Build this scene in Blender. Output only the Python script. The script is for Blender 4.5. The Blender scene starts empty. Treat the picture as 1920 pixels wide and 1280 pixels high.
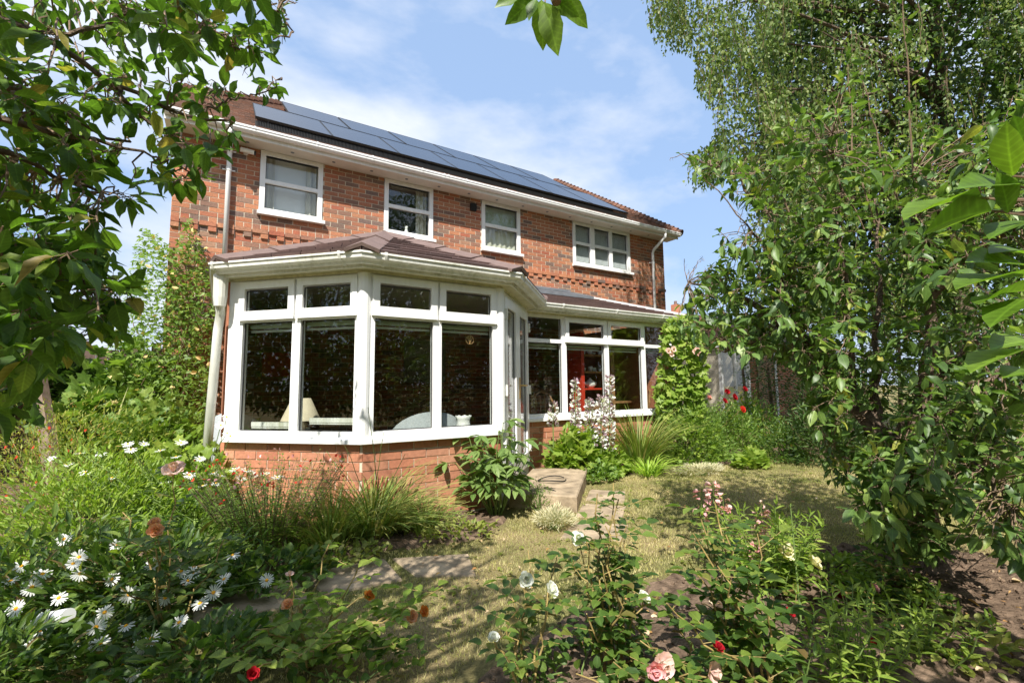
import bpy, math, random
import numpy as np
from mathutils import Vector, Matrix
random.seed(7); RNG = np.random.default_rng(11)
S2 = math.sqrt(.5)
sc = bpy.context.scene
col = sc.collection
# ------------------------------------------------------------------ camera
F_PX, YAW, PITCH, ROLL = 878.7, .5568, .0974, -.0104
CAM = np.array([0., -7.967, 1.15])
def cam_axes():
    f = np.array([math.sin(YAW)*math.cos(PITCH), math.cos(YAW)*math.cos(PITCH), math.sin(PITCH)])
    r = np.array([math.cos(YAW), -math.sin(YAW), 0.]); u = np.cross(r, f)
    c, s = math.cos(ROLL), math.sin(ROLL)
    return np.array([c*r+s*u, -s*r+c*u, f])
AX = cam_axes()
cd = bpy.data.cameras.new('camera'); cam = bpy.data.objects.new('camera', cd); col.objects.link(cam)
cd.sensor_width = 36; cd.lens = F_PX/1920*36; cd.clip_start = .05; cd.clip_end = 3000
M = Matrix.Identity(4)
for i in range(3):
    M[i][0], M[i][1], M[i][2], M[i][3] = AX[0][i], AX[1][i], -AX[2][i], CAM[i]
cam.matrix_world = M
sc.camera = cam
# ------------------------------------------------------------------ light
SUN_AZ, SUN_EL = math.radians(40), math.radians(49)     # azimuth left of the house-wall normal
sdir = Vector((-math.sin(SUN_AZ)*math.cos(SUN_EL), -math.cos(SUN_AZ)*math.cos(SUN_EL), math.sin(SUN_EL)))
sl = bpy.data.lights.new('sun', 'SUN'); sl.energy = 5.0; sl.angle = math.radians(.53); sl.color = (1, .955, .88)
so = bpy.data.objects.new('sun', sl); col.objects.link(so)
so.rotation_euler = sdir.to_track_quat('Z', 'Y').to_euler(); so.location = (-20, -20, 30)
w = bpy.data.worlds.new('World'); sc.world = w; w.use_nodes = True
nt = w.node_tree; nt.nodes.clear()
def nd(t, ty, **kw):
    n = t.nodes.new(ty)
    for k, v in kw.items(): setattr(n, k, v)
    return n
wo = nd(nt, 'ShaderNodeOutputWorld'); bg = nd(nt, 'ShaderNodeBackground'); bg.inputs[1].default_value = .112
sky = nd(nt, 'ShaderNodeTexSky', sky_type='NISHITA'); sky.sun_disc = False
sky.sun_elevation = SUN_EL; sky.sun_rotation = math.atan2(sdir.x, sdir.y)
sky.air_density = 1.15; sky.dust_density = 1.6; sky.ozone_density = 1.3
tc = nd(nt, 'ShaderNodeTexCoord')
mp = nd(nt, 'ShaderNodeMapping'); mp.inputs['Scale'].default_value = (1.0, 1.5, 2.6); mp.inputs['Rotation'].default_value = (.2, .15, .5)
mp.inputs['Location'].default_value = (.35, .1, .2)
n1 = nd(nt, 'ShaderNodeTexNoise'); n1.inputs['Scale'].default_value = 1.6; n1.inputs['Detail'].default_value = 7; n1.inputs['Roughness'].default_value = .56
cr = nd(nt, 'ShaderNodeValToRGB'); cr.color_ramp.elements[0].position = .40; cr.color_ramp.elements[1].position = .60
cr.color_ramp.elements[0].color = (.0, .0, .0, 1); cr.color_ramp.elements[1].color = (.92, .92, .92, 1)
mx = nd(nt, 'ShaderNodeMixRGB'); mx.inputs[2].default_value = (5.2, 5.5, 6.1, 1)
hz = nd(nt, 'ShaderNodeMixRGB'); hz.inputs[0].default_value = .7; hz.inputs[2].default_value = (2.6, 3.75, 5.8, 1)
L = nt.links.new
L(tc.outputs['Generated'], mp.inputs[0]); L(mp.outputs[0], n1.inputs['Vector']); L(n1.outputs['Fac'], cr.inputs[0])
L(cr.outputs[0], mx.inputs[0]); L(sky.outputs[0], hz.inputs[1]); L(hz.outputs[0], mx.inputs[1]); L(mx.outputs[0], bg.inputs[0]); L(bg.outputs[0], wo.inputs[0])
sc.view_settings.view_transform = 'Standard'; sc.view_settings.look = 'None'; sc.view_settings.exposure = .74; sc.view_settings.gamma = 1
sc.cycles.max_bounces = 8; sc.cycles.transparent_max_bounces = 16; sc.cycles.use_denoising = True
sc.cycles.caustics_reflective = False; sc.cycles.caustics_refractive = False
# ------------------------------------------------------------------ pixel helpers (photo is 1920 x 1280)
def ray(x, y): return np.array([(x-960)/F_PX, (640-y)/F_PX, 1.]) @ AX
def PD(x, y, d): return CAM+ray(x, y)*d                     # at axis depth d
def onZ(x, y, z=0.): r = ray(x, y); return CAM+r*((z-CAM[2])/r[2])
def onY(x, y, Y): r = ray(x, y); return CAM+r*((Y-CAM[1])/r[1])
def proj(P):
    d = (np.atleast_2d(P)-CAM) @ AX.T
    z = np.where(np.abs(d[:, 2]) < 1e-6, 1e-6, d[:, 2])
    return np.stack([960+F_PX*d[:, 0]/z, 640-F_PX*d[:, 1]/z, d[:, 2]], 1)
def inpoly(px, poly):
    p = np.asarray(poly, float); x, y = px[:, 0], px[:, 1]; ins = np.zeros(len(px), bool); j = len(p)-1
    for i in range(len(p)):
        c = ((p[i, 1] > y) != (p[j, 1] > y)) & (x < (p[j, 0]-p[i, 0])*(y-p[i, 1])/(p[j, 1]-p[i, 1]+1e-12)+p[i, 0])
        ins ^= c; j = i
    return ins
def sample_poly(poly, n):
    p = np.asarray(poly, float); lo, hi = p.min(0), p.max(0); out = np.zeros((0, 2))
    while len(out) < n:
        q = lo+RNG.random((n*2, 2))*(hi-lo); out = np.concatenate([out, q[inpoly(q, poly)]])
    return out[:n]
# ------------------------------------------------------------------ materials
def newmat(name):
    m = bpy.data.materials.new(name); m.use_nodes = True
    t = m.node_tree; b = t.nodes['Principled BSDF']; return m, t, b
def ramp(t, stops):
    r = nd(t, 'ShaderNodeValToRGB'); e = r.color_ramp.elements
    while len(e) < len(stops): e.new(.5)
    for el, (p, c) in zip(e, stops): el.position = p; el.color = (*c, 1)
    return r
def rnd_node(t):
    g = nd(t, 'ShaderNodeNewGeometry'); o = nd(t, 'ShaderNodeObjectInfo')
    a = nd(t, 'ShaderNodeMath', operation='ADD'); f = nd(t, 'ShaderNodeMath', operation='FRACT')
    t.links.new(g.outputs['Random Per Island'], a.inputs[0]); t.links.new(o.outputs['Random'], a.inputs[1]); t.links.new(a.outputs[0], f.inputs[0])
    return f.outputs[0]
def plain(name, c, rough=.6, spec=.5, var=.12, scale=9., bump=0., bscale=60., metal=0., coat=0.):
    m, t, b = newmat(name)
    n = nd(t, 'ShaderNodeTexNoise'); n.inputs['Scale'].default_value = scale; n.inputs['Detail'].default_value = 6
    tcn = nd(t, 'ShaderNodeTexCoord'); t.links.new(tcn.outputs['Object'], n.inputs['Vector'])
    r = ramp(t, [(.3, tuple(x*(1-var) for x in c)), (.7, tuple(min(1, x*(1+var)) for x in c))])
    t.links.new(n.outputs['Fac'], r.inputs[0]); t.links.new(r.outputs[0], b.inputs['Base Color'])
    b.inputs['Roughness'].default_value = rough; b.inputs['Specular IOR Level'].default_value = spec; b.inputs['Metallic'].default_value = metal
    if coat: b.inputs['Coat Weight'].default_value = coat
    if bump:
        n2 = nd(t, 'ShaderNodeTexNoise'); n2.inputs['Scale'].default_value = bscale; n2.inputs['Detail'].default_value = 8
        t.links.new(tcn.outputs['Object'], n2.inputs['Vector'])
        bp = nd(t, 'ShaderNodeBump'); bp.inputs['Strength'].default_value = bump; bp.inputs['Distance'].default_value = .02
        t.links.new(n2.outputs['Fac'], bp.inputs['Height']); t.links.new(bp.outputs[0], b.inputs['Normal'])
    return m
def pieces(name, stops, rough=.85, nvar=.25, scale=25., bump=.3):
    """colour picked per piece, mottled by noise"""
    m, t, b = newmat(name)
    r = ramp(t, stops); t.links.new(rnd_node(t), r.inputs[0]); r.color_ramp.interpolation = 'LINEAR'
    tcn = nd(t, 'ShaderNodeNewGeometry')
    n = nd(t, 'ShaderNodeTexNoise'); n.inputs['Scale'].default_value = scale; n.inputs['Detail'].default_value = 8; n.inputs['Roughness'].default_value = .65
    t.links.new(tcn.outputs['Position'], n.inputs['Vector'])
    mr = nd(t, 'ShaderNodeMapRange'); mr.inputs[1].default_value = .25; mr.inputs[2].default_value = .75
    mr.inputs[3].default_value = 1-nvar; mr.inputs[4].default_value = 1+nvar
    t.links.new(n.outputs['Fac'], mr.inputs[0])
    n3 = nd(t, 'ShaderNodeTexNoise'); n3.inputs['Scale'].default_value = 1.1; n3.inputs['Detail'].default_value = 5; t.links.new(tcn.outputs['Position'], n3.inputs['Vector'])
    m3 = nd(t, 'ShaderNodeMapRange'); m3.inputs[1].default_value = .3; m3.inputs[2].default_value = .7; m3.inputs[3].default_value = .8; m3.inputs[4].default_value = 1.15; t.links.new(n3.outputs['Fac'], m3.inputs[0])
    mm = nd(t, 'ShaderNodeMath', operation='MULTIPLY'); t.links.new(mr.outputs[0], mm.inputs[0]); t.links.new(m3.outputs[0], mm.inputs[1])
    v = nd(t, 'ShaderNodeVectorMath', operation='SCALE'); t.links.new(r.outputs[0], v.inputs[0]); t.links.new(mm.outputs[0], v.inputs['Scale'])
    t.links.new(v.outputs[0], b.inputs['Base Color']); b.inputs['Roughness'].default_value = rough; b.inputs['Specular IOR Level'].default_value = .25
    bp = nd(t, 'ShaderNodeBump'); bp.inputs['Strength'].default_value = bump; bp.inputs['Distance'].default_value = .008
    t.links.new(n.outputs['Fac'], bp.inputs['Height']); t.links.new(bp.outputs[0], b.inputs['Normal'])
    return m
def leafmat(name, stops, trans=.38, rough=.42, spec=.45, tgain=1.7):
    m, t, b = newmat(name)
    stops = [(p, (c[0]*1.36, c[1]*1.16, c[2]*.95) if c[1] > c[0] and c[1] > c[2] else c) for p, c in stops]
    r = ramp(t, stops); rn = rnd_node(t); t.links.new(rn, r.inputs[0])
    at = nd(t, 'ShaderNodeAttribute', attribute_name='luv'); sx = nd(t, 'ShaderNodeSeparateXYZ'); t.links.new(at.outputs['Vector'], sx.inputs[0])
    def mth(op, a, c=0., clamp=False):
        k = nd(t, 'ShaderNodeMath', operation=op); k.use_clamp = clamp
        for i_, q_ in enumerate((a, c)):
            if isinstance(q_, (int, float)): k.inputs[i_].default_value = q_
            else: t.links.new(q_, k.inputs[i_])
        return k.outputs[0]
    ax = mth('ABSOLUTE', sx.outputs[0]); rib = mth('SUBTRACT', 1., mth('MULTIPLY', ax, 38.), True)
    side = mth('POWER', mth('ABSOLUTE', mth('SINE', mth('MULTIPLY', mth('SUBTRACT', sx.outputs[1], mth('MULTIPLY', ax, .9)), 26.))), 10.)
    vein = mth('ADD', mth('MULTIPLY', rib, .55), mth('MULTIPLY', side, .22))
    g = nd(t, 'ShaderNodeNewGeometry'); n = nd(t, 'ShaderNodeTexNoise'); n.inputs['Scale'].default_value = 45.; n.inputs['Detail'].default_value = 4
    t.links.new(g.outputs['Position'], n.inputs['Vector'])
    mr = nd(t, 'ShaderNodeMapRange'); mr.inputs[1].default_value = .3; mr.inputs[2].default_value = .7; mr.inputs[3].default_value = .82; mr.inputs[4].default_value = 1.18
    t.links.new(n.outputs['Fac'], mr.inputs[0])
    v = nd(t, 'ShaderNodeVectorMath', operation='SCALE'); t.links.new(r.outputs[0], v.inputs[0]); t.links.new(mth('ADD', mr.outputs[0], vein), v.inputs['Scale'])
    t.links.new(v.outputs[0], b.inputs['Base Color']); b.inputs['Roughness'].default_value = rough+.08; b.inputs['Specular IOR Level'].default_value = spec*.8
    tr = nd(t, 'ShaderNodeBsdfTranslucent'); vm = nd(t, 'ShaderNodeVectorMath', operation='MULTIPLY')
    vm.inputs[1].default_value = (tgain*1.05, tgain*1.15, tgain*.5)
    t.links.new(v.outputs[0], vm.inputs[0]); t.links.new(vm.outputs[0], tr.inputs[0])
    ms = nd(t, 'ShaderNodeMixShader'); ms.inputs[0].default_value = trans
    t.links.new(b.outputs[0], ms.inputs[1]); t.links.new(tr.outputs[0], ms.inputs[2]); t.links.new(ms.outputs[0], t.nodes['Material Output'].inputs[0])
    return m
def glassmat(name, tint=(.93, .95, .94), ior=1.62, rough=.0):
    m = bpy.data.materials.new(name); m.use_nodes = True; t = m.node_tree; t.nodes.clear()
    o = nd(t, 'ShaderNodeOutputMaterial'); ms = nd(t, 'ShaderNodeMixShader'); lw = nd(t, 'ShaderNodeLayerWeight'); lw.inputs[0].default_value = .5; fr = nd(t, 'ShaderNodeMath', operation='POWER'); fr.inputs[1].default_value = 5.; t.links.new(lw.outputs['Facing'], fr.inputs[0])
    tr = nd(t, 'ShaderNodeBsdfTransparent'); tr.inputs[0].default_value = (*tint, 1)
    gl = nd(t, 'ShaderNodeBsdfGlossy'); gl.inputs['Roughness'].default_value = rough
    mul = nd(t, 'ShaderNodeMath', operation='MULTIPLY_ADD'); mul.inputs[1].default_value = .93; mul.inputs[2].default_value = .06; mul.use_clamp = True
    t.links.new(fr.outputs[0], mul.inputs[0]); t.links.new(mul.outputs[0], ms.inputs[0]); t.links.new(tr.outputs[0], ms.inputs[1]); t.links.new(gl.outputs[0], ms.inputs[2]); t.links.new(ms.outputs[0], o.inputs[0])
    return m
MT = {}
def dirty(name, c, dirt, amt, rough=.4):
    """plastic with faint grime in vertical runs"""
    m, t, b = newmat(name); g = nd(t, 'ShaderNodeNewGeometry'); mp_ = nd(t, 'ShaderNodeMapping'); mp_.inputs['Scale'].default_value = (22, 22, 2.2); t.links.new(g.outputs['Position'], mp_.inputs[0])
    n = nd(t, 'ShaderNodeTexNoise'); n.inputs['Scale'].default_value = 1; n.inputs['Detail'].default_value = 7; n.inputs['Roughness'].default_value = .6; t.links.new(mp_.outputs[0], n.inputs['Vector'])
    n2 = nd(t, 'ShaderNodeTexNoise'); n2.inputs['Scale'].default_value = 2.3; n2.inputs['Detail'].default_value = 6; t.links.new(g.outputs['Position'], n2.inputs['Vector'])
    mu = nd(t, 'ShaderNodeMath', operation='MULTIPLY'); t.links.new(n.outputs['Fac'], mu.inputs[0]); t.links.new(n2.outputs['Fac'], mu.inputs[1])
    rr = ramp(t, [(.18, (0, 0, 0)), (.42, (amt, amt, amt))]); t.links.new(mu.outputs[0], rr.inputs[0]); mxr = nd(t, 'ShaderNodeMixRGB'); mxr.inputs[1].default_value = (*c, 1); mxr.inputs[2].default_value = (*dirt, 1)
    t.links.new(rr.outputs[0], mxr.inputs[0]); t.links.new(mxr.outputs[0], b.inputs['Base Color']); b.inputs['Roughness'].default_value = rough
    return m
MT['brick'] = pieces('brick', [(0, (.40, .155, .08)), (.12, (.46, .205, .11)), (.24, (.42, .165, .09)), (.36, (.35, .115, .068)), (.48, (.44, .215, .12)), (.58, (.39, .15, .082)), (.66, (.30, .145, .095)), (.77, (.27, .145, .10)), (.86, (.20, .13, .10)), (.93, (.165, .115, .10)), (.96, (.32, .19, .125)), (1, (.42, .17, .09))], nvar=.35, scale=45)
MT['brick_new'] = pieces('brick_dwarf', [(0, (.42, .165, .092)), (.3, (.48, .215, .125)), (.5, (.38, .14, .08)), (.75, (.47, .235, .145)), (1, (.36, .135, .08))], nvar=.25, scale=40)
MT['mortar'] = plain('mortar', (.60, .53, .41), .95, .1, .15, 14, .3, 120)
MT['pvc'] = dirty('white_pvc', (.82, .82, .81), (.55, .54, .46), .35, .3)
MT['pvc_old'] = dirty('aged_pvc', (.76, .755, .70), (.36, .36, .25), .8)
MT['cream'] = dirty('weathered_cream_pvc', (.68, .65, .48), (.36, .35, .2), .8, .5)
MT['soffit'] = plain('soffit_board', (.70, .66, .58), .5, .4, .06, 4)
MT['glass'] = glassmat('glass')
MT['gasket'] = plain('gasket', (.02, .02, .02), .6)
MT['rooftile'] = pieces('roof_tile', [(0, (.16, .078, .05)), (.3, (.21, .105, .07)), (.55, (.14, .08, .058)), (.8, (.19, .11, .08)), (1, (.11, .07, .055))], nvar=.35, scale=18)
MT['baytile'] = pieces('bay_tile', [(0, (.125, .083, .073)), (.5, (.155, .10, .09)), (1, (.11, .074, .068))], nvar=.2, scale=30)
MT['hipcap'] = plain('hip_cap', (.165, .113, .098), .75, .3, .12, 12, .15, 150)
MT['lead'] = plain('lead', (.22, .235, .26), .5, .5, .15, 8, metal=.4)
MT['mortar2'] = plain('lead_pale', (.5, .47, .43), .8, .2, .2, 20)
MT['solar'] = plain('solar_glass', (.010, .012, .018), .2, .3, .05, 3)
MT['black'] = plain('black_plastic', (.018, .018, .018), .5)
MT['darkroom'] = plain('room_paint', (.30, .27, .22), .9, .1, .1, 2)
MT['floor_in'] = plain('room_floor', (.22, .15, .10), .5, .3, .2, 6)
MT['curtain'] = plain('curtain', (.62, .60, .50), .9, .1, .06, 6)
MT['blind'] = plain('blind', (.60, .63, .60), .7, .2, .04, 6)
MT['whiteblind'] = plain('white_blind', (.78, .80, .82), .8, .2, .02, 3)
MT['greenblind'] = plain('green_blind', (.44, .50, .40), .8, .2, .04, 6)
MT['shade'] = plain('lamp_shade', (.58, .50, .36), .85, .1, .05, 20)
MT['greyfab'] = plain('grey_fabric', (.33, .35, .355), .95, .1, .12, 70, .2, 300)
MT['ceramic'] = plain('ceramic', (.74, .73, .69), .3, .5, .05, 20)
MT['redpaint'] = plain('red_paint', (.55, .045, .02), .5, .4, .08, 8)
MT['wood'] = plain('wood_oak', (.30, .155, .065), .5, .3, .25, 14)
MT['fence'] = pieces('fence_board', [(0, (.085, .055, .045)), (.5, (.12, .078, .062)), (1, (.16, .11, .09))], nvar=.3, scale=14)
MT['palewood'] = plain('pale_wood', (.20, .145, .105), .85, .2, .3, 12, .2, 80)
MT['brass'] = plain('brass', (.62, .42, .14), .3, .5, .06, 20, metal=.9)
MT['copper'] = plain('copper', (.62, .38, .18), .4, .5, .1, 20, metal=.6)
MT['grey'] = plain('grey_board', (.22, .22, .18), .9, .1, .3, 20)
MT['stone'] = plain('sandstone', (.34, .265, .18), .95, .1, .4, 7, .35, 40)
MT['soil'] = plain('soil', (.15, .105, .073), 1., .05, .55, 16, .9, 50)
MT['bark'] = plain('bark', (.15, .11, .08), .9, .1, .45, 26, .9, 70)
MT['twig'] = plain('twig', (.21, .145, .095), .8, .2, .3, 30)
MT['greenstem'] = plain('green_stem', (.13, .19, .05), .6, .3, .25, 30)
MT['canestem'] = plain('cane_stem', (.30, .22, .08), .6, .3, .3, 20)
def G3(a, b, c): return [(0, a), (.5, b), (1, c)]
MT['apple'] = leafmat('apple_leaf', [(0, (.035, .085, .016)), (.45, (.06, .135, .022)), (.8, (.09, .18, .03)), (.95, (.15, .235, .045)), (.97, (.2, .22, .05)), (1, (.22, .15, .05))], .40)
MT['apple2'] = leafmat('apple_leaf_pale', [(0, (.034, .078, .02)), (.5, (.06, .125, .03)), (.85, (.10, .185, .05)), (.975, (.17, .26, .075)), (1, (.32, .30, .05))], .28, .36, .55)
MT['birch'] = leafmat('birch_leaf', G3((.05, .10, .028), (.085, .148, .042), (.16, .22, .075)), .32, .4, .45)
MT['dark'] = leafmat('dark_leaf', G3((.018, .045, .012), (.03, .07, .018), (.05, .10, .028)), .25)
MT['magnolia'] = leafmat('magnolia_leaf', G3((.06, .135, .016), (.085, .175, .022), (.12, .22, .03)), .42, .35, .5, 1.5)
MT['peony'] = leafmat('peony_leaf', G3((.06, .125, .035), (.09, .165, .05), (.135, .215, .08)), .25, .38, .55)
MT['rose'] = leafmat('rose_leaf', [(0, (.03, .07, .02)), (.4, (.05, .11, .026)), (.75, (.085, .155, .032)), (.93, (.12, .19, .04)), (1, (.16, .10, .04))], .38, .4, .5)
MT['roselime'] = leafmat('rose_leaf_young', G3((.09, .17, .03), (.13, .22, .04), (.18, .26, .06)), .42)
MT['lime'] = leafmat('lime_leaf', G3((.11, .20, .035), (.15, .25, .05), (.21, .30, .075)), .38)
MT['mid'] = leafmat('mid_leaf', G3((.06, .13, .028), (.10, .19, .042), (.15, .24, .06)), .35)
MT['fuchsia'] = leafmat('fuchsia_leaf', [(0, (.09, .15, .03)), (.5, (.15, .215, .045)), (.85, (.22, .26, .06)), (1, (.28, .16, .06))], .38)
MT['strap'] = leafmat('strap_leaf', G3((.055, .105, .026), (.095, .155, .04), (.20, .205, .085)), .28)
MT['silver'] = leafmat('silver_leaf', G3((.22, .26, .20), (.30, .33, .27), (.38, .40, .33)), .2, .7, .2)
MT['grass'] = leafmat('dry_grass', [(0, (.19, .21, .07)), (.3, (.32, .285, .135)), (.7, (.43, .36, .20)), (1, (.25, .245, .09))], .3, .7, .2, 1.2)
def patchy(m):
    t = m.node_tree; b = t.nodes['Principled BSDF']; lk = b.inputs['Base Color'].links[0]; src = lk.from_socket; g = nd(t, 'ShaderNodeNewGeometry'); n = nd(t, 'ShaderNodeTexNoise'); n.inputs['Scale'].default_value = 1.7; n.inputs['Detail'].default_value = 6; n.inputs['Roughness'].default_value = .65
    t.links.new(g.outputs['Position'], n.inputs['Vector']); rr = ramp(t, [(.42, (0, 0, 0)), (.64, (.9, .9, .9))]); t.links.new(n.outputs['Fac'], rr.inputs[0]); mxr = nd(t, 'ShaderNodeMixRGB'); mxr.inputs[2].default_value = (.15, .19, .055, 1)
    t.links.new(rr.outputs[0], mxr.inputs[0]); t.links.new(src, mxr.inputs[1]); t.links.new(mxr.outputs[0], b.inputs['Base Color'])
patchy(MT['grass'])
MT['weed'] = leafmat('weed_leaf', G3((.10, .16, .035), (.16, .21, .05), (.26, .26, .09)), .35)
def petal(name, c, c2=None): return leafmat(name, [(0, c), (1, c2 or tuple(min(1, x*1.15) for x in c))], .3, .6, .2, 1.0)
MT['white'] = petal('white_petal', (.72, .72, .70), (.80, .80, .78)); MT['yellow'] = petal('yellow_disc', (.70, .38, .03))
MT['red'] = petal('red_petal', (.36, .01, .02), (.48, .02, .03)); MT['scarlet'] = petal('scarlet_petal', (.62, .05, .03)); MT['pink'] = petal('pink_petal', (.75, .30, .34), (.82, .50, .50))
MT['palepink'] = petal('pale_pink_petal', (.74, .50, .46), (.80, .62, .55)); MT['peach'] = petal('peach_petal', (.78, .36, .19), (.80, .52, .34)); MT['orange'] = petal('orange_petal', (.72, .20, .04), (.78, .36, .08))
MT['cream_p'] = petal('cream_petal', (.80, .72, .45), (.82, .78, .60)); MT['mauve'] = petal('mauve_bract', (.30, .20, .25), (.45, .33, .36)); MT['darkred'] = petal('dark_red_petal', (.16, .008, .02)); MT['honey'] = petal('honeysuckle_petal', (.72, .55, .25))
MT['blue'] = MT['mauve']
# lawn ground
def groundmat():
    m, t, b = newmat('dry_lawn')
    g = nd(t, 'ShaderNodeNewGeometry')
    n1 = nd(t, 'ShaderNodeTexNoise'); n1.inputs['Scale'].default_value = 1.3; n1.inputs['Detail'].default_value = 5
    n2 = nd(t, 'ShaderNodeTexNoise'); n2.inputs['Scale'].default_value = 55; n2.inputs['Detail'].default_value = 8; n2.inputs['Roughness'].default_value = .7
    t.links.new(g.outputs['Position'], n1.inputs['Vector']); t.links.new(g.outputs['Position'], n2.inputs['Vector'])
    r1 = ramp(t, [(.36, (.16, .165, .062)), (.52, (.28, .235, .12)), (.68, (.36, .28, .165))])
    r2 = ramp(t, [(.3, (.45, .45, .45)), (.7, (1.25, 1.2, 1.1))])
    t.links.new(n1.outputs['Fac'], r1.inputs[0]); t.links.new(n2.outputs['Fac'], r2.inputs[0])
    v = nd(t, 'ShaderNodeVectorMath', operation='MULTIPLY'); t.links.new(r1.outputs[0], v.inputs[0]); t.links.new(r2.outputs[0], v.inputs[1])
    t.links.new(v.outputs[0], b.inputs['Base Color']); b.inputs['Roughness'].default_value = 1; b.inputs['Specular IOR Level'].default_value = .05
    bp = nd(t, 'ShaderNodeBump'); bp.inputs['Strength'].default_value = .8; bp.inputs['Distance'].default_value = .02
    t.links.new(n2.outputs['Fac'], bp.inputs['Height']); t.links.new(bp.outputs[0], b.inputs['Normal'])
    return m
MT['lawn'] = groundmat()
# ------------------------------------------------------------------ mesh building
def link(o, parent=None):
    col.objects.link(o)
    if parent is not None: o.parent = parent
    return o
def empty(name, loc, label=None, cat=None, group=None, kind=None):
    o = bpy.data.objects.new(name, None); o.empty_display_size = .1; col.objects.link(o); o.location = Vector(loc)
    return tag(o, label, cat, group, kind)
def tag(o, label=None, cat=None, group=None, kind=None):
    for k, v in (('label', label), ('category', cat), ('group', group), ('kind', kind)):
        if v: o[k] = v
    return o
def ploc(p):
    v = Vector((0, 0, 0))
    while p is not None: v += p.location; p = p.parent
    return v
class MB:
    def __init__(s): s.v = []; s.f = []
    def add(s, vs, fs):
        b = len(s.v); s.v += [tuple(map(float, q)) for q in vs]; s.f += [tuple(i+b for i in q) for q in fs]; return s
    BF = [(0, 1, 2, 3), (7, 6, 5, 4), (0, 4, 5, 1), (1, 5, 6, 2), (2, 6, 7, 3), (3, 7, 4, 0)]
    def box(s, x0, x1, y0, y1, z0, z1):
        return s.add([(x0, y0, z0), (x0, y1, z0), (x1, y1, z0), (x1, y0, z0), (x0, y0, z1), (x0, y1, z1), (x1, y1, z1), (x1, y0, z1)], [tuple(f) for f in s.BF])
    def lbox(s, O, t, n, u0, u1, z0, z1, w0, w1):
        """box on a wall face: u along t, z up, w outward along n"""
        O, t, n = np.array(O, float), np.array(t, float), np.array(n, float); Z = np.array([0, 0, 1.])
        c = lambda u, ww, z: O+t*u+n*ww+Z*z
        return s.add([c(u0, w1, z0), c(u0, w0, z0), c(u1, w0, z0), c(u1, w1, z0), c(u0, w1, z1), c(u0, w0, z1), c(u1, w0, z1), c(u1, w1, z1)], s.BF)
    def hexa(s, low, up):     # four lower and four upper corners
        return s.add(list(low)+list(up), s.BF)
    def tube(s, pts, rad, sides=6, cap=True):
        P = [np.array(p, float) for p in pts]; n = len(P)
        if not hasattr(rad, '__len__'): rad = [rad]*n
        prev = None; rings = []
        for i in range(n):
            d = P[min(i+1, n-1)]-P[max(i-1, 0)]; d = d/(np.linalg.norm(d)+1e-9)
            a = prev if prev is not None else (np.array([0, 0, 1.]) if abs(d[2]) < .9 else np.array([1., 0, 0]))
            a = a-d*np.dot(a, d); a /= np.linalg.norm(a)+1e-9; prev = a; b = np.cross(d, a)
            rings.append([P[i]+rad[i]*(math.cos(2*math.pi*k/sides)*a+math.sin(2*math.pi*k/sides)*b) for k in range(sides)])
        vs = [q for r in rings for q in r]; fs = []
        for i in range(n-1):
            for k in range(sides):
                k2 = (k+1) % sides; fs.append((i*sides+k, i*sides+k2, (i+1)*sides+k2, (i+1)*sides+k))
        if cap: fs.append(tuple(range(sides))[::-1]); fs.append(tuple((n-1)*sides+k for k in range(sides)))
        return s.add(vs, fs)
    def lathe(s, prof, c, sides=20, sx=1., sy=1., wave=None):
        vs = []; n = len(prof)
        for i, (r, z) in enumerate(prof):
            for k in range(sides):
                a = 2*math.pi*k/sides; dz = wave(i, a) if wave else 0
                vs.append((c[0]+r*math.cos(a)*sx, c[1]+r*math.sin(a)*sy, c[2]+z+dz))
        fs = [(i*sides+k, i*sides+(k+1) % sides, (i+1)*sides+(k+1) % sides, (i+1)*sides+k) for i in range(n-1) for k in range(sides)]
        return s.add(vs, fs)
    def sweep(s, path, prof, closed=False):
        """profile (w outward to the right of travel, z) along a plan path of (x, y, z) with mitres"""
        P = [np.array(p, float) for p in path]; n = len(P); rings = []
        def rt(a, b): d = (b-a)[:2]; d = d/np.linalg.norm(d); return np.array([d[1], -d[0]])
        for i in range(n):
            ns = []
            if i > 0: ns.append(rt(P[i-1], P[i]))
            if i < n-1: ns.append(rt(P[i], P[i+1]))
            m = sum(ns); m = m/np.linalg.norm(m); m = m/np.dot(m, ns[0])
            rings.append([(P[i][0]+m[0]*a, P[i][1]+m[1]*a, P[i][2]+b) for a, b in prof])
        k = len(prof); fs = []
        for i in range(n-1):
            for j in range(k):
                j2 = (j+1) % k; fs.append((i*k+j, (i+1)*k+j, (i+1)*k+j2, i*k+j2))
        fs += [tuple(range(k)), tuple((n-1)*k+j for j in range(k))[::-1]]
        return s.add([q for r in rings for q in r], fs)
    def mesh(s, name, mat, origin=(0, 0, 0), smooth=False):
        me = bpy.data.meshes.new(name); o = origin
        me.from_pydata([(a-o[0], b-o[1], c-o[2]) for a, b, c in s.v], [], s.f); me.materials.append(MT[mat] if isinstance(mat, str) else mat)
        if smooth:
            me.polygons.foreach_set('use_smooth', [True]*len(me.polygons))
        me.update(); return me
    def build(s, name, mat, parent=None, smooth=False, label=None, cat=None, group=None, kind=None):
        me = s.mesh(name, mat, ploc(parent), smooth)
        return tag(link(bpy.data.objects.new(name, me), parent), label, cat, group, kind)
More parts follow.
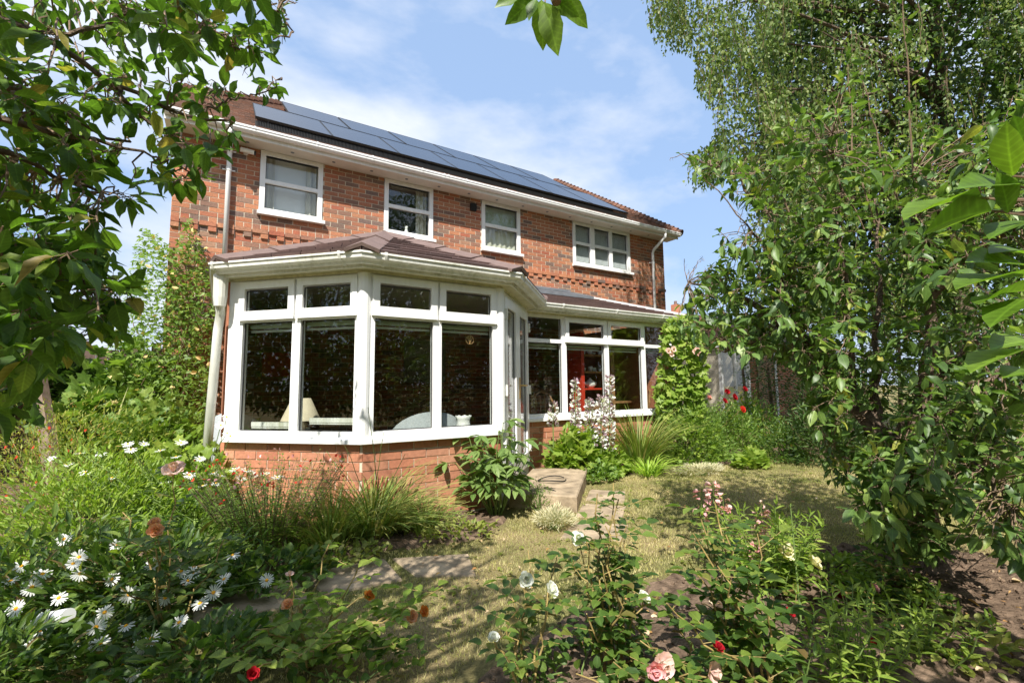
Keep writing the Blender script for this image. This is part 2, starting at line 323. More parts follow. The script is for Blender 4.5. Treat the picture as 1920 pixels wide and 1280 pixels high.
def np_mesh(name, V, Fc, mat, smooth=False, luv=None):
    """V (n,3); Fc list of (k) int arrays of equal corner count"""
    me = bpy.data.meshes.new(name); me.vertices.add(len(V)); me.vertices.foreach_set('co', np.asarray(V, np.float32).ravel())
    tot = sum(a.size for a in Fc); me.loops.add(tot); me.loops.foreach_set('vertex_index', np.concatenate([a.ravel() for a in Fc]).astype(np.int32))
    npol = sum(len(a) for a in Fc); me.polygons.add(npol)
    st = []; c = 0
    for a in Fc: st.append(c+np.arange(len(a))*a.shape[1]); c += a.size
    me.polygons.foreach_set('loop_start', np.concatenate(st).astype(np.int32))
    if smooth: me.polygons.foreach_set('use_smooth', np.ones(npol, bool))
    me.materials.append(MT[mat] if isinstance(mat, str) else mat); me.update(calc_edges=True); me.validate()
    if luv is not None and len(luv) == len(me.vertices):
        at = me.attributes.new('luv', 'FLOAT2', 'POINT'); at.data.foreach_set('vector', np.asarray(luv, np.float32).ravel())
    return me
# leaf templates: base at origin, tip towards +Y, face +Z.  (verts, tris, quads)
def leaf_tmpl(prof, fold=.18, droop=.15, wave=0., twist=0.):
    """prof: list of (y, halfwidth) between base and tip"""
    v = [(0, 0, 0)]; q = []; t = []
    for i, (y, h) in enumerate(prof):
        z = -droop*y*y; wv = wave*(1 if i % 2 else -1)
        v += [(-h, y, z+fold*h*1.6+wv*h), (0, y, z), (h, y, z+fold*h*1.6-wv*h)]
    v.append((twist, 1, -droop)); n = len(prof); tip = 3*n+1
    t += [(0, 2, 1), (0, 3, 2)]
    for i in range(n-1):
        a = 1+3*i; q += [(a, a+1, a+4, a+3), (a+1, a+2, a+5, a+4)]
    a = 1+3*(n-1); t += [(a, a+1, tip), (a+1, a+2, tip)]
    return np.array(v, float), np.array(t), np.array(q).reshape(-1, 4)
TP = {
 'apple': leaf_tmpl([(.1, .10), (.3, .215), (.55, .24), (.8, .145)], .25, .2, .10),
 'apple_b': leaf_tmpl([(.1, .12), (.3, .235), (.55, .25), (.8, .14)], .10, .32, -.16, .05),
 'apple_c': leaf_tmpl([(.1, .10), (.3, .185), (.55, .205), (.8, .12)], .5, .12, .08, -.05),
 'apple_d': leaf_tmpl([(.1, .09), (.3, .20), (.55, .22), (.8, .12)], .35, .55, .14, .12),
 'apple_e': leaf_tmpl([(.1, .11), (.3, .22), (.55, .23), (.8, .15)], -.12, -.15, -.2, -.1),
 'magnolia': leaf_tmpl([(.12, .09), (.35, .21), (.6, .25), (.83, .15)], .22, .18, .04),
 'round': leaf_tmpl([(.1, .17), (.35, .33), (.65, .30), (.87, .16)], .28, .2, .08),
 'lance': leaf_tmpl([(.2, .10), (.5, .145), (.8, .08)], .25, .25, .03),
 'lanceq': leaf_tmpl([(.45, .13)], .25, .2),
 'birch': leaf_tmpl([(.3, .33)], .2, .15),
 'needle': leaf_tmpl([(.4, .05)], .2, .2),
 'petal': leaf_tmpl([(.25, .07), (.6, .11), (.9, .08)], -.1, .12),
 'blob': leaf_tmpl([(.3, .30), (.75, .28)], .5, .3),
}
def lobed():
    v = [(0, 0, 0)]; K = 11
    for k in range(K):
        a = math.radians(-150+300*k/(K-1)); r = .62 if k % 2 == 0 else .36
        v.append((math.sin(a)*r, .30+math.cos(a)*r, .05*math.sin(3*a)-.08*r))
    v[0] = (0, .12, .03)
    return np.array(v, float), np.array([(0, k+1, k) for k in range(1, K)]+[(0, 1, K)]), np.zeros((0, 4), int)
TP['lobed'] = lobed()
def nrm(a): return a/(np.linalg.norm(a, axis=-1, keepdims=True)+1e-9)
def frames(d, up, twist=None):
    d = nrm(np.asarray(d, float)); up = np.broadcast_to(np.asarray(up, float), d.shape)
    x = np.cross(d, up); bad = np.linalg.norm(x, axis=1) < 1e-3
    x[bad] = np.cross(d[bad], np.array([1., .3, .2])); x = nrm(x); n = np.cross(x, d)
    if twist is not None:
        c, s = np.cos(twist)[:, None], np.sin(twist)[:, None]; x, n = c*x+s*n, -s*x+c*n
    return np.stack([x, d, n], 2)              # columns
def inst(name, tm, pos, fr, size, mat, origin=(0, 0, 0), smooth=True):
    v, t, q = TP[tm] if isinstance(tm, str) else tm; m, k = len(pos), len(v)
    V = np.einsum('mij,kj->mki', fr*np.asarray(size)[:, None, None], v)+(np.asarray(pos)-np.array(origin))[:, None, :]
    off = (np.arange(m)*k)[:, None, None]; Fc = []
    if len(t): Fc.append((t[None]+off).reshape(-1, 3))
    if len(q): Fc.append((q[None]+off).reshape(-1, 4))
    return np_mesh(name, V.reshape(-1, 3), Fc, mat, smooth, np.tile(v[:, :2], (m, 1)))
_tm = {}
def tmesh(tm, mat):
    if (tm, mat) not in _tm:
        v, t, q = TP[tm]; _tm[tm, mat] = np_mesh('leaf', v, [a for a in (t, q) if len(a)], mat, True, v[:, :2])
    return _tm[tm, mat]
class Leaves:
    """gathered leaves of one plant; the ones that show largest become leaf objects, the rest one foliage part"""
    def __init__(s): s.p = []; s.d = []; s.u = []; s.s = []; s.w = []
    def add(s, p, d, u=(0, 0, 1), size=.06, twist=0.): s.p.append(p); s.d.append(d); s.u.append(u); s.s.append(size); s.w.append(twist)
    def arr(s, p, d, size, twist=None, u=(0, 0, 1)):
        n = len(p); s.p += list(p); s.d += list(d); s.u += [u]*n; s.s += list(np.broadcast_to(size, n)); s.w += list(twist if twist is not None else np.zeros(n))
    def finish(s, root, tms, mat, nobj=0, clip=None, name='foliage', leafname='leaf', minpx=10):
        if not s.p: return
        p, d, u, sz, tw = (np.array(a, float) for a in (s.p, s.d, s.u, s.s, s.w))
        if clip is not None:
            k = clip(p); p, d, u, sz, tw = p[k], d[k], u[k], sz[k], tw[k]
        fr = frames(d, u, tw); fr = np.array(fr); O = np.array(ploc(root)); tms = [tms] if isinstance(tms, str) else tms
        which = RNG.integers(0, len(tms), len(p)); big = np.zeros(len(p), bool)
        if nobj:
            q = proj(p); vis = (q[:, 2] > .1) & (q[:, 0] > -20) & (q[:, 0] < 1940) & (q[:, 1] > -20) & (q[:, 1] < 1300)
            sc_ = np.where(vis, sz*F_PX/np.maximum(q[:, 2], .1), 0); idx = np.argsort(-sc_)[:nobj]; idx = idx[sc_[idx] >= minpx*1.4]; big[idx] = True
            for i in idx:
                o = bpy.data.objects.new(leafname, tmesh(tms[which[i]], mat)); col.objects.link(o); o.parent = root
                m = Matrix.Identity(4)
                for a in range(3):
                    for b in range(3): m[a][b] = fr[i, a, b]*sz[i]
                    m[a][3] = p[i, a]-O[a]
                o.matrix_basis = m
        first = True
        for k, tm in enumerate(tms):
            sel = (which == k) & ~big
            if sel.any():
                o = link(bpy.data.objects.new(name, inst(name, tm, p[sel], fr[sel], sz[sel], mat, O)), root); o['kind'] = 'stuff'
def rdir(n, zlo=-1., zhi=1.):
    a = RNG.random(n)*2*math.pi; z = zlo+RNG.random(n)*(zhi-zlo); r = np.sqrt(np.maximum(0, 1-z*z)); return np.stack([r*np.cos(a), r*np.sin(a), z], 1)
def curve3(a, b, sag=0., n=6, jit=0.):
    a, b = np.array(a, float), np.array(b, float); t = np.linspace(0, 1, n)[:, None]
    c = a+(b-a)*t; c[:, 2] += (sag*4*t*(1-t))[:, 0]
    if jit: c[1:-1] += RNG.normal(0, jit, (n-2, 3))
    return c
U = random.uniform
# ================================================================== GROUND
X3, Yn, Z3 = np.array([1., 0, 0]), np.array([0, -1., 0]), np.array([0, 0, 1.])
gm = MB()
def sheet(b, x0, x1, y0, y1, nx, ny, zf):
    vs = [(x0+(x1-x0)*i/nx, y0+(y1-y0)*j/ny, zf(x0+(x1-x0)*i/nx, y0+(y1-y0)*j/ny)) for j in range(ny+1) for i in range(nx+1)]
    return b.add(vs, [(j*(nx+1)+i, j*(nx+1)+i+1, (j+1)*(nx+1)+i+1, (j+1)*(nx+1)+i) for j in range(ny) for i in range(nx)])
sheet(gm, -400, 400, -400, 400, 8, 8, lambda x, y: 0.)
gm.build('ground', 'lawn', kind='structure')
def soil_z(x, y): return .012+.02*(math.sin(7.3*x+2*y)*math.sin(6.1*y-x)+1)+.012*math.sin(23*x)*math.sin(19*y)
def soil_bed(poly, name, step=.07):
    p = np.array(poly); lo, hi = p.min(0), p.max(0); nx, ny = int((hi[0]-lo[0])/step)+1, int((hi[1]-lo[1])/step)+1
    gx, gy = np.meshgrid(lo[0]+np.arange(nx)*step, lo[1]+np.arange(ny)*step); q = np.stack([gx.ravel(), gy.ravel()], 1)
    q = q+RNG.normal(0, step*.18, q.shape); ins = inpoly(q, poly)
    z = np.array([soil_z(a, b) for a, b in q])+RNG.normal(0, .007, len(q)); z = np.where(ins, z, -.03)
    F4 = []
    for j in range(ny-1):
        for i in range(nx-1):
            a = [j*nx+i, j*nx+i+1, (j+1)*nx+i+1, (j+1)*nx+i]
            if ins[a].any(): F4.append(a)
    me = np_mesh(name, np.column_stack([q, z]), [np.array(F4)], 'soil', True); o = link(bpy.data.objects.new(name, me)); o['kind'] = 'structure'; return o
soil_bed([(-5, .5), (.1, .0), (.1, -2.95), (1.05, -3.92), (2.3, -3.92), (2.15, -4.35), (1.75, -4.7), (1.0, -4.5), (.5, -4.45), (-.3, -4.6), (-1.3, -4.7), (-5, -4.6)], 'flower_bed')
soil_bed([(3.4, -2.9), (6.4, -2.8), (9.5, -1.2), (9.5, -4.0), (6.6, -3.75), (5.0, -3.65), (3.75, -3.2)], 'border_bed', .09)
soil_bed([(1.0, -6.15), (1.7, -6.05), (2.3, -6.0), (3.0, -6.05), (3.9, -6.35), (4.3, -6.9), (4.0, -8.2), (1.4, -8.2), (.5, -6.7)], 'rose_bed')
# sandstone path slabs: each a thing of its own
def slab(name, pts, z0, z1, label, cat, mat='stone', group=None):
    c = np.mean(pts, 0); b = MB(); n = len(pts); P = []
    # bevelled irregular slab
    for (f, z) in ((1., z0), (1., z1-.012), (.97, z1)):
        P += [(c[0]+(x-c[0])*f, c[1]+(y-c[1])*f, z+U(-.003, .003)) for x, y in pts]
    fs = [tuple(range(n))[::-1], tuple(range(2*n, 3*n))]
    for l in range(2): fs += [(l*n+i, l*n+(i+1) % n, (l+1)*n+(i+1) % n, (l+1)*n+i) for i in range(n)]
    b.add(P, fs); return b.build(name, mat, None, label=label, cat=cat, group=group)
GP = lambda x, y: tuple(onZ(x, y, 0)[:2])
pth = [[(-.75, -4.62), (-.15, -4.72), (-.1, -5.12), (-.72, -5.05)], [(-.1, -4.72), (.42, -4.66), (.5, -5.1), (-.06, -5.12)],
       [(.47, -4.66), (.98, -4.72), (1.0, -5.12), (.55, -5.1)], [(1.02, -4.72), (1.5, -4.95), (1.38, -5.3), (1.05, -5.13)],
       [(2.25, -5.0), (2.65, -4.75), (2.95, -5.05), (2.6, -5.35)], [(2.75, -4.6), (3.1, -4.3), (3.35, -4.6), (3.02, -4.92)], [(3.2, -4.2), (3.6, -3.85), (3.85, -4.12), (3.45, -4.5)]]
lab = ['pale stone path slab at the left end under the daisies', 'pale stone path slab below the red salvia clump', 'pale stone path slab in front of the strappy grass clump', 'worn stone path slab at the right end beside the dry lawn',
       'lone stepping slab in the lawn nearest the rose stems', 'middle stepping slab between lawn and concrete step', 'stepping slab beside the corner of the concrete step']
for k_, (p, l) in enumerate(zip(pth, lab)): slab('path_slab', [(x+U(-.03, .03), y+U(-.03, .03)) for x, y in p], -.01, .011 if k_ < 4 else .007, l, 'path slab', 'stone', 'stone slabs of the garden path')
slab('door_step', [(2.42, -4.0), (3.34, -3.05), (3.92, -3.42), (2.83, -4.52)], 0, .15, 'broad weathered concrete step in front of the glazed doors', 'step')
hb = MB(); hc = onZ(1035, 900, .155)
hb.tube([hc+np.array([.16*math.cos(a), .13*math.sin(a), .012+.01*math.sin(2*a)]) for a in np.linspace(0, 2*math.pi*.93, 22)], .006, 6)
hb.build('hose_loop', 'black', label='thin black hose loop lying on the concrete step', cat='hose')

# ================================================================== HOUSE
house = empty('house', (4.5, 0, 0), 'two storey red brick house with solar panels and white windows', 'house')
HX0, HX1, ZS = -.69, 9.6, 4.864
WINS = [(.389, 1.309), (2.326, 3.248), (4.27, 5.184), (6.582, 8.372)]; WZ0 = 3.845
b = MB()
b.box(HX0, HX1, .004, .25, -.2, WZ0)
xs = [HX0]+[v for w_ in WINS for v in w_]+[HX1]
for i in range(0, len(xs), 2): b.box(xs[i], xs[i+1], .004, .25, WZ0, ZS+.25)
for x0, x1 in WINS: b.box(x0, x1, .008, .25, 4.862, ZS+.25)
b.box(HX0, HX0+.25, .25, 6.4, -.2, ZS+.2); b.box(HX1-.25, HX1, .25, 6.4, -.2, ZS+.2); b.box(HX0, HX1, 6.4, 6.65, -.2, ZS+.2)
wall = b.build('wall', 'mortar', house)
# rooms behind the upper windows
b = MB(); b.box(HX0+.25, HX1-.25, .25, 6.4, 2.9, 3.0); b.box(HX0+.25, HX1-.25, .25, 6.4, 4.95, 5.0)
for x in (1.9, 3.9, 6.1): b.box(x-.05, x+.05, .25, 6.4, 3.0, 4.95)
b.box(HX0+.25, HX1-.25, 3.4, 3.5, 3.0, 4.95); b.build('upper_room', 'darkroom', house)
# bricks -----------------------------------------------------------
def brick_rows():
    out = []; i = 0
    while True:
        z = .0075+.075*i
        if z > ZS-.01: break
        hz = min(.065, ZS-.004-z); prot = 0.; ln = .225
        if i == 48: ln = .1125
        if i == 47: prot = .03
        x = HX0-(.1125 if i % 2 else 0); k = 0
        if i in (46, 48): ln = .1125
        while x < HX1-.02:
            a, c = max(x, HX0+.003), min(x+ln-.012, HX1-.003)
            pr = prot if i != 46 else (.03 if k % 2 == 0 else 0.)
            segs = [(a, c)]
            if z+.065 > WZ0-.005:
                for x0, x1 in WINS:
                    ns = []
                    for p, q in segs:
                        if q <= x0 or p >= x1: ns.append((p, q))
                        else:
                            if p < x0-.015: ns.append((p, x0-.002))
                            if q > x1+.015: ns.append((x1+.002, q))
                    segs = ns
            for p, q in segs:
                if q-p > .02: out.append((p, q, z, z+hz, pr))
            x += ln; k += 1
        i += 1
    return out
BR = brick_rows(); ctr = np.array([((p+q)/2, 0, (a+c)/2) for p, q, a, c, _ in BR]); pq = proj(ctr)
area = np.array([q-p for p, q, *_ in BR])*F_PX/pq[:, 2]
hid = ((ctr[:, 2] < 3.15+.35*np.clip(1-abs(ctr[:, 0]-2.4)/2.2, 0, 1)*0) & (ctr[:, 0] > -.15)) | ((pq[:, 0] < 420) & (pq[:, 1] < 300)) | (pq[:, 0] < 400)
cover = inpoly(pq[:, :2], [(415, 480), (690, 440), (720, 430), (960, 500), (1010, 560), (990, 900), (415, 900)])
score = np.where(hid | cover, -1, area); sel = set(np.argsort(-score)[:300].tolist())
bb = MB(); unit = MB().box(-.5, .5, -.5, .5, -.5, .5).mesh('brick', 'brick'); HO = np.array(house.location)
def jitbox(bd, p, q, y0, y1, a, c):
    j = lambda: U(-.0012, .0012)
    lo = [(p, y0+j(), a), (p, y1, a), (q, y1, a), (q, y0+j(), a)]; up = [(p, y0+j(), c), (p, y1, c), (q, y1, c), (q, y0+j(), c)]
    bd.hexa(lo, up)
for i, (p, q, a, c, pr) in enumerate(BR):
    if i in sel:
        o = bpy.data.objects.new('brick', unit); col.objects.link(o); o.parent = house
        o.location = ((p+q)/2-HO[0], (.03-pr+U(-.002, .001))/2-HO[1], (a+c)/2); o.scale = (q-p, .03+pr, c-a)
    else: jitbox(bb, p, q, -pr+U(-.002, .001), .03, a, c)
tag(bb.build('brickwork', 'brick', house), kind='stuff')
# soffit, fascia, gutter ---------------------------------------------
EX0, EX1 = -.8, 9.75
b = MB(); b.box(EX0, EX1, -.33, .008, ZS+.002, ZS+.02); b.build('soffit', 'soffit', house)
b = MB(); b.box(EX0, EX1, -.352, -.332, ZS-.02, ZS+.13); b.build('fascia', 'pvc', house)
gprof = [(0, 0), (0, -.065), (.02, -.085), (.075, -.085), (.1, -.06), (.103, -.03), (.112, -.025), (.112, .003), (.104, .003), (.1, -.02), (.094, -.055), (.072, -.078), (.022, -.078), (.006, -.062), (.006, 0)]
b = MB(); b.sweep([(EX0, -.354, ZS+.115), (EX1, -.354, ZS+.115)], gprof); gut = b.build('gutter', 'pvc', house)
b = MB()
for x in list(np.arange(.28, 9.6, .86))+[3.28, 3.36, 7.72, 7.78, -.02, 9.18, 9.6]:
    b.sweep([(x-.012, -.352, ZS+.117), (x+.012, -.352, ZS+.117)], [(-.002, .004), (-.002, -.09), (.02, -.09), (.08, -.09), (.104, -.064), (.108, -.03), (.118, -.028), (.118, .008)])
b.build('gutter_bracket', 'pvc', gut)
b = MB()
for x in np.arange(.2, 9.5, .62): b.lathe([(.0, -.004), (.026, -.004), (.028, 0)], (x, -.16, ZS+.001), 12)
b.build('soffit_vent', 'lead', house)
# tiled roof: left half-hip, steep right hip, drawn from the eaves up ----
TN = .70
def roof_z(y): return 4.965+TN*(y+.43)
LB = [(-.43, EX0-.03), (1.515, EX0-.03), (3.17, .9), (3.3, .95)]; RB = [(-.43, EX1+.06), (.95, 9.42), (2.85, 8.71), (3.3, 8.55)]
def bnd(B, y): return float(np.interp(y, [q[0] for q in B], [q[1] for q in B]))
ys = [-.43, .95, 1.515, 2.85, 3.17, 3.3]
b = MB()
vs = []
for y in ys: vs += [(bnd(LB, y), y, roof_z(y)-.03), (bnd(RB, y), y, roof_z(y)-.03)]
b.add(vs, [(2*i, 2*i+1, 2*i+3, 2*i+2) for i in range(len(ys)-1)])
yr = 3.3; zr = roof_z(yr)-.03
b.add([(bnd(LB, yr), yr, zr), (bnd(RB, yr), yr, zr), (EX1+.06, 7.0, 4.9), (EX0-.03, 7.0, 4.9)], [(0, 1, 2, 3)])
b.add([(EX0-.03, 1.515, roof_z(1.515)-.03), (.95, 3.3, zr), (EX0-.03, 5.2, roof_z(1.515)-.03), (EX0-.03, 7, 4.9)], [(0, 1, 2)])
b.add([(EX0+.05, -.43, 4.9), (EX0+.05, 1.515, roof_z(1.515)-.04), (EX0+.05, 5.2, roof_z(1.515)-.04), (EX0+.05, 7, 4.9)], [(0, 1, 2, 3)])
b.add([(EX1+.06, -.43, 4.93), (8.55, 3.3, zr), (EX1+.06, 7, 4.9)], [(0, 1, 2)])
roof = b.build('roof', 'rooftile', house)
tb = MB(); y = -.45; k = 0; cs, sn = 1/math.hypot(1, TN), TN/math.hypot(1, TN)
while y < 3.28:
    y2 = y+.105*cs*1.35; x = bnd(LB, max(y, -.43))-(.083 if k % 2 else 0); xe = bnd(RB, max(y, -.43))
    while x < xe:
        p, q = max(x+.002, bnd(LB, max(y, -.43))), min(x+.163, xe)
        if q-p > .02:
            h = .014+U(-.003, .004); z1, z2 = roof_z(y), roof_z(y2); d = U(-.006, .006)
            tb.hexa([(p, y, z1-.004), (p, y2, z2-.02), (q, y2, z2-.02), (q, y, z1-.004+d)], [(p, y-.004, z1+h), (p, y2, z2-.002), (q, y2, z2-.002), (q, y-.004, z1+h+d)])
        x += .165
    y += .105*cs; k += 1
tag(tb.build('roof_tiles', 'rooftile', roof), kind='stuff')
for B, x0, x1, n in ((LB, 1.515, 3.17, 17), (RB, -.43, 3.2, 34)):
    for i in range(n):
        ya, yb = x0+(x1-x0)*i/n, x0+(x1-x0)*(i+1.25)/n
        MB().tube([(bnd(B, ya), ya, roof_z(ya)+.01+.03), (bnd(B, yb), yb, roof_z(yb)+.01)], [.085, .07], 7).build('hip_tile', 'rooftile', roof)
# solar panels: each is a thing clamped on the roof --------------------
def panel(x, yb, label):
    off = .13; c = cs; ln = 1.70; z = roof_z(yb)+off; n_ = np.array([0, -sn, cs]); u_ = np.array([0, cs, sn]); O = np.array([x, yb, z])
    e = empty('solar_panel', O, label, 'solar panel', 'solar panels on the main roof')
    def pb(x0, x1, a, b_, h0, h1, nm, mt):
        q = lambda xx, aa, hh: O+X3*xx+u_*aa+n_*hh
        MB().hexa([q(x0, a, h0), q(x0, b_, h0), q(x1, b_, h0), q(x1, a, h0)], [q(x0, a, h1), q(x0, b_, h1), q(x1, b_, h1), q(x1, a, h1)]).build(nm, mt, e)
    wd = 1.112
    pb(.012, wd-.012, .012, ln-.012, .004, .034, 'glass_face', 'solar')
    for a in ((0, .012, 0, ln), (wd-.012, wd, 0, ln), (.012, wd-.012, 0, .012), (.012, wd-.012, ln-.012, ln)): pb(*a, 0, .037, 'frame_edge', 'black')
    MB().hexa([O+X3*.2+u_*.3-n_*.1, O+X3*.2+u_*1.3-n_*.1, O+X3*.9+u_*1.3-n_*.1, O+X3*.9+u_*.3-n_*.1], [O+X3*.2+u_*.3, O+X3*.2+u_*1.3, O+X3*.9+u_*1.3, O+X3*.9+u_*.3]).build('mounting', 'black', e)
ordn = ['first', 'second', 'third', 'fourth', 'fifth', 'sixth', 'seventh']
for i in range(7): panel(.285+1.119*i, -.24, 'black solar panel, %s from the left in the lower row by the gutter' % ordn[i])
for i in range(6): panel(.862+1.137*i, 1.19, 'black solar panel, %s from the left in the upper row' % ordn[i])
b = MB()
for x in np.arange(.29, 8.1, .022): b.box(x, x+.008, -.225, -.215, roof_z(-.22)+.005, roof_z(-.22)+.125)
b.box(.29, 8.1, -.19, -.18, roof_z(-.22)+.0, roof_z(-.22)+.11)
b.build('bird_guard', 'black', label='black spiked bird guard strip along the lower edge of the solar panels', cat='bird guard')
# upper windows --------------------------------------------------------
def frame_rect(b, O, t, n, u0, u1, z0, z1, wd, w0, w1, wb=None):
    wb = wd if wb is None else wb
    b.lbox(O, t, n, u0, u0+wd, z0, z1, w0, w1); b.lbox(O, t, n, u1-wd, u1, z0, z1, w0, w1)
    b.lbox(O, t, n, u0+wd, u1-wd, z1-wd, z1, w0, w1); b.lbox(O, t, n, u0+wd, u1-wd, z0, z0+wb, w0, w1)
def pane(parent, O, t, n, u0, u1, z0, z1, ww, nm='pane'):
    q = MB().lbox(O, t, n, u0, u1, z0, z1, ww-.003, ww+.003).build(nm, 'glass', parent)
    g = MB(); frame_rect(g, O, t, n, u0-.004, u1+.004, z0-.004, z1+.004, .007, ww-.006, ww+.006); g.build('gasket', 'gasket', parent)
    return q
O0 = np.array([0, 0, 0.])
for wi, (x0, x1) in enumerate(WINS):
    b = MB(); frame_rect(b, O0, X3, Yn, x0+.003, x1-.003, WZ0+.03, 4.86, .075, -.06, .022, .06)
    b.lbox(O0, X3, Yn, x0+.003, x1-.003, 4.785, 4.86, -.05, .02)
    if wi < 3:
        cells = [(x0+.085, x1-.095)]; b.lbox(O0, X3, Yn, x0+.078, x1-.078, 4.345, 4.405, -.05, .03)
        b.lbox(O0, X3, Yn, x0+.078, x1-.078, WZ0+.088, WZ0+.1, -.05, .015)
    else:
        cells = [(6.65, 7.085), (7.235, 7.675), (7.79, 8.26)]
        b.lbox(O0, X3, Yn, 7.10, 7.225, WZ0+.09, 4.785, -.05, .024); b.lbox(O0, X3, Yn, 7.685, 7.78, WZ0+.09, 4.785, -.05, .024)
        for c0, c1 in cells: b.lbox(O0, X3, Yn, c0-.014, c1+.009, 4.345, 4.405, -.05, .02)
    wn = b.build('window', 'pvc', house)
    MB().lbox(O0, X3, Yn, x0-.02, x1+.035, WZ0-.02, WZ0+.032, -.03, .09).build('sill', 'pvc', wn)
    for c0, c1 in cells:
        pane(wn, O0, X3, Yn, c0, c1, 4.41, 4.775, -.02); pane(wn, O0, X3, Yn, c0, c1, WZ0+.105, 4.34, -.02)
    # curtains, blinds and one added panel
    def drape(a, c, z0, z1, yy, mat='curtain', amp=.02, fq=70):
        d = MB(); n_ = max(10, int((c-a)/.012)); vs = []
        for i in range(n_+1):
            x = a+(c-a)*i/n_; yv = yy+amp*math.sin(fq*x)+amp*.5*math.sin(fq*.37*x+1); vs += [(x, yv, z0), (x, yv+.01, z1)]
        d.add(vs, [(2*i, 2*i+2, 2*i+3, 2*i+1) for i in range(n_)]); return d.build('curtain', mat, wn, True)
    if wi == 0: MB().box(x0+.03, x1-.03, .2, .204, WZ0, 4.85).build('pane_backing', 'whiteblind', wn); drape(x0+.05, x0+.22, WZ0, 4.85, .16); drape(x1-.24, x1-.05, WZ0, 4.85, .16)  # flat white panel added behind the glass in place of reflected sky
    if wi == 1: drape(x1-.26, x1-.06, WZ0, 4.85, .18)
    if wi == 2:
        MB().box(x0+.03, x1-.03, .1, .105, 4.36, 4.86).build('pane_backing', 'greenblind', wn); drape(x0+.06, x1-.06, WZ0+.1, 4.38, .12, 'curtain', .012, 55)  # the backing here is a pale green roller blind
    if wi == 3:
        for c0, c1 in ((x0+.05, 7.16), (7.17, 7.73), (7.74, x1-.05)):
            d = MB()
            for z in np.arange(WZ0+.1, 4.84, .026): d.hexa([(c0, .085, z), (c0, .095, z+.022), (c1, .095, z+.022), (c1, .085, z)], [(c0, .084, z+.0015), (c0, .094, z+.0235), (c1, .094, z+.0235), (c1, .084, z+.0015)])
            d.build('slatted_blind', 'whiteblind', wn)
pv = MB(); pv.lathe([(.0, 0), (.045, 0), (.05, .03), (.03, .07), (.022, .11), (.034, .15), (.0, .15)], (2.78, .12, WZ0+.1), 16)
pv.build('vase', 'ceramic', smooth=True, label='small white vase standing in the second upper window', cat='vase')
# wall fittings ---------------------------------------------------------
cc = empty('security_camera', (.19, -.02, 4.755), 'white bullet security camera on the brick wall beside the left window', 'camera')
b = MB(); b.tube([(.19, 0, 4.755), (.19, -.05, 4.755)], .035, 12); b.build('bracket', 'pvc', cc)
b = MB(); b.tube([(.12, -.075, 4.77), (.30, -.105, 4.745)], .036, 14); b.build('body', 'pvc', cc)
b = MB(); b.tube([(.300, -.105, 4.745), (.318, -.108, 4.742)], .033, 14); b.build('lens', 'black', cc)
b = MB(); cbl = [(.12, -.03, 4.75), (-.05, -.02, 4.72), (-.22, -.02, 4.78), (-.33, -.02, 4.86)]; b.tube(cbl, .004, 5); b.build('cable', 'palewood', cc)
vb = MB(); vb.box(4.02, 4.14, -.045, 0, 4.60, 4.74)
for z in np.arange(4.61, 4.73, .024): vb.box(4.015, 4.145, -.06, -.045, z, z+.012)
vb.build('air_vent', 'black', label='small black louvred vent on the brick wall left of the third window', cat='vent')
def pipe(name, pts, r, label, cat, mat='pvc', clips=()):
    e = empty(name, pts[-1], label, cat); b = MB(); b.tube(pts, r, 12); b.build('pipe', mat, e, True)
    for p in clips:
        b = MB(); b.tube([(p[0], p[1], p[2]-.025), (p[0], p[1], p[2]+.025)], r+.006, 12); b.lbox((p[0], p[1], p[2]), X3, Yn, -r-.05, r+.05, -.008, .008, -.06, -.03); b.build('clip', mat, e)
    return e
pipe('downpipe', [(-.02, -.41, ZS+.05), (-.02, -.41, ZS-.03), (-.02, -.10, ZS-.16), (-.02, -.08, ZS-.22), (-.02, -.08, 3.0)], .034, 'white downpipe at the left corner running down to the bay roof', 'downpipe', clips=[(-.02, -.08, 4.42), (-.02, -.08, 4.72)])
pipe('downpipe', [(9.2, -.41, ZS+.05), (9.2, -.41, ZS-.05), (9.1, -.12, ZS-.32), (9.1, -.08, ZS-.4), (9.1, -.08, 0.0)], .034, 'white downpipe near the right corner of the house wall', 'downpipe', clips=[(9.1, -.08, 4.22)])

# ================================================================== CONSERVATORY
cons = empty('conservatory', (2.5, -2.5, 0), 'white framed bay conservatory with low brick wall and tiled roof', 'conservatory')
LX, LY, SX, AL = .06, -2.97, 3.33, 1.36
pA = np.array([LX, LY, 0]); pB = np.array([1.03, -3.94, 0]); pC = np.array([2.37, -3.94, 0]); pD = np.array([SX, -2.98, 0]); YL = -2.75; XE = 6.33
FACES = {'A': (pA, np.array([S2, -S2, 0]), np.array([-S2, -S2, 0]), float(np.linalg.norm(pB-pA))), 'B': (pB, X3, Yn, 1.34),
         'C': (pC, np.array([S2, S2, 0]), np.array([S2, -S2, 0]), float(np.linalg.norm(pD-pC))), 'L': (np.array([SX, YL, 0]), X3, Yn, XE-SX)}
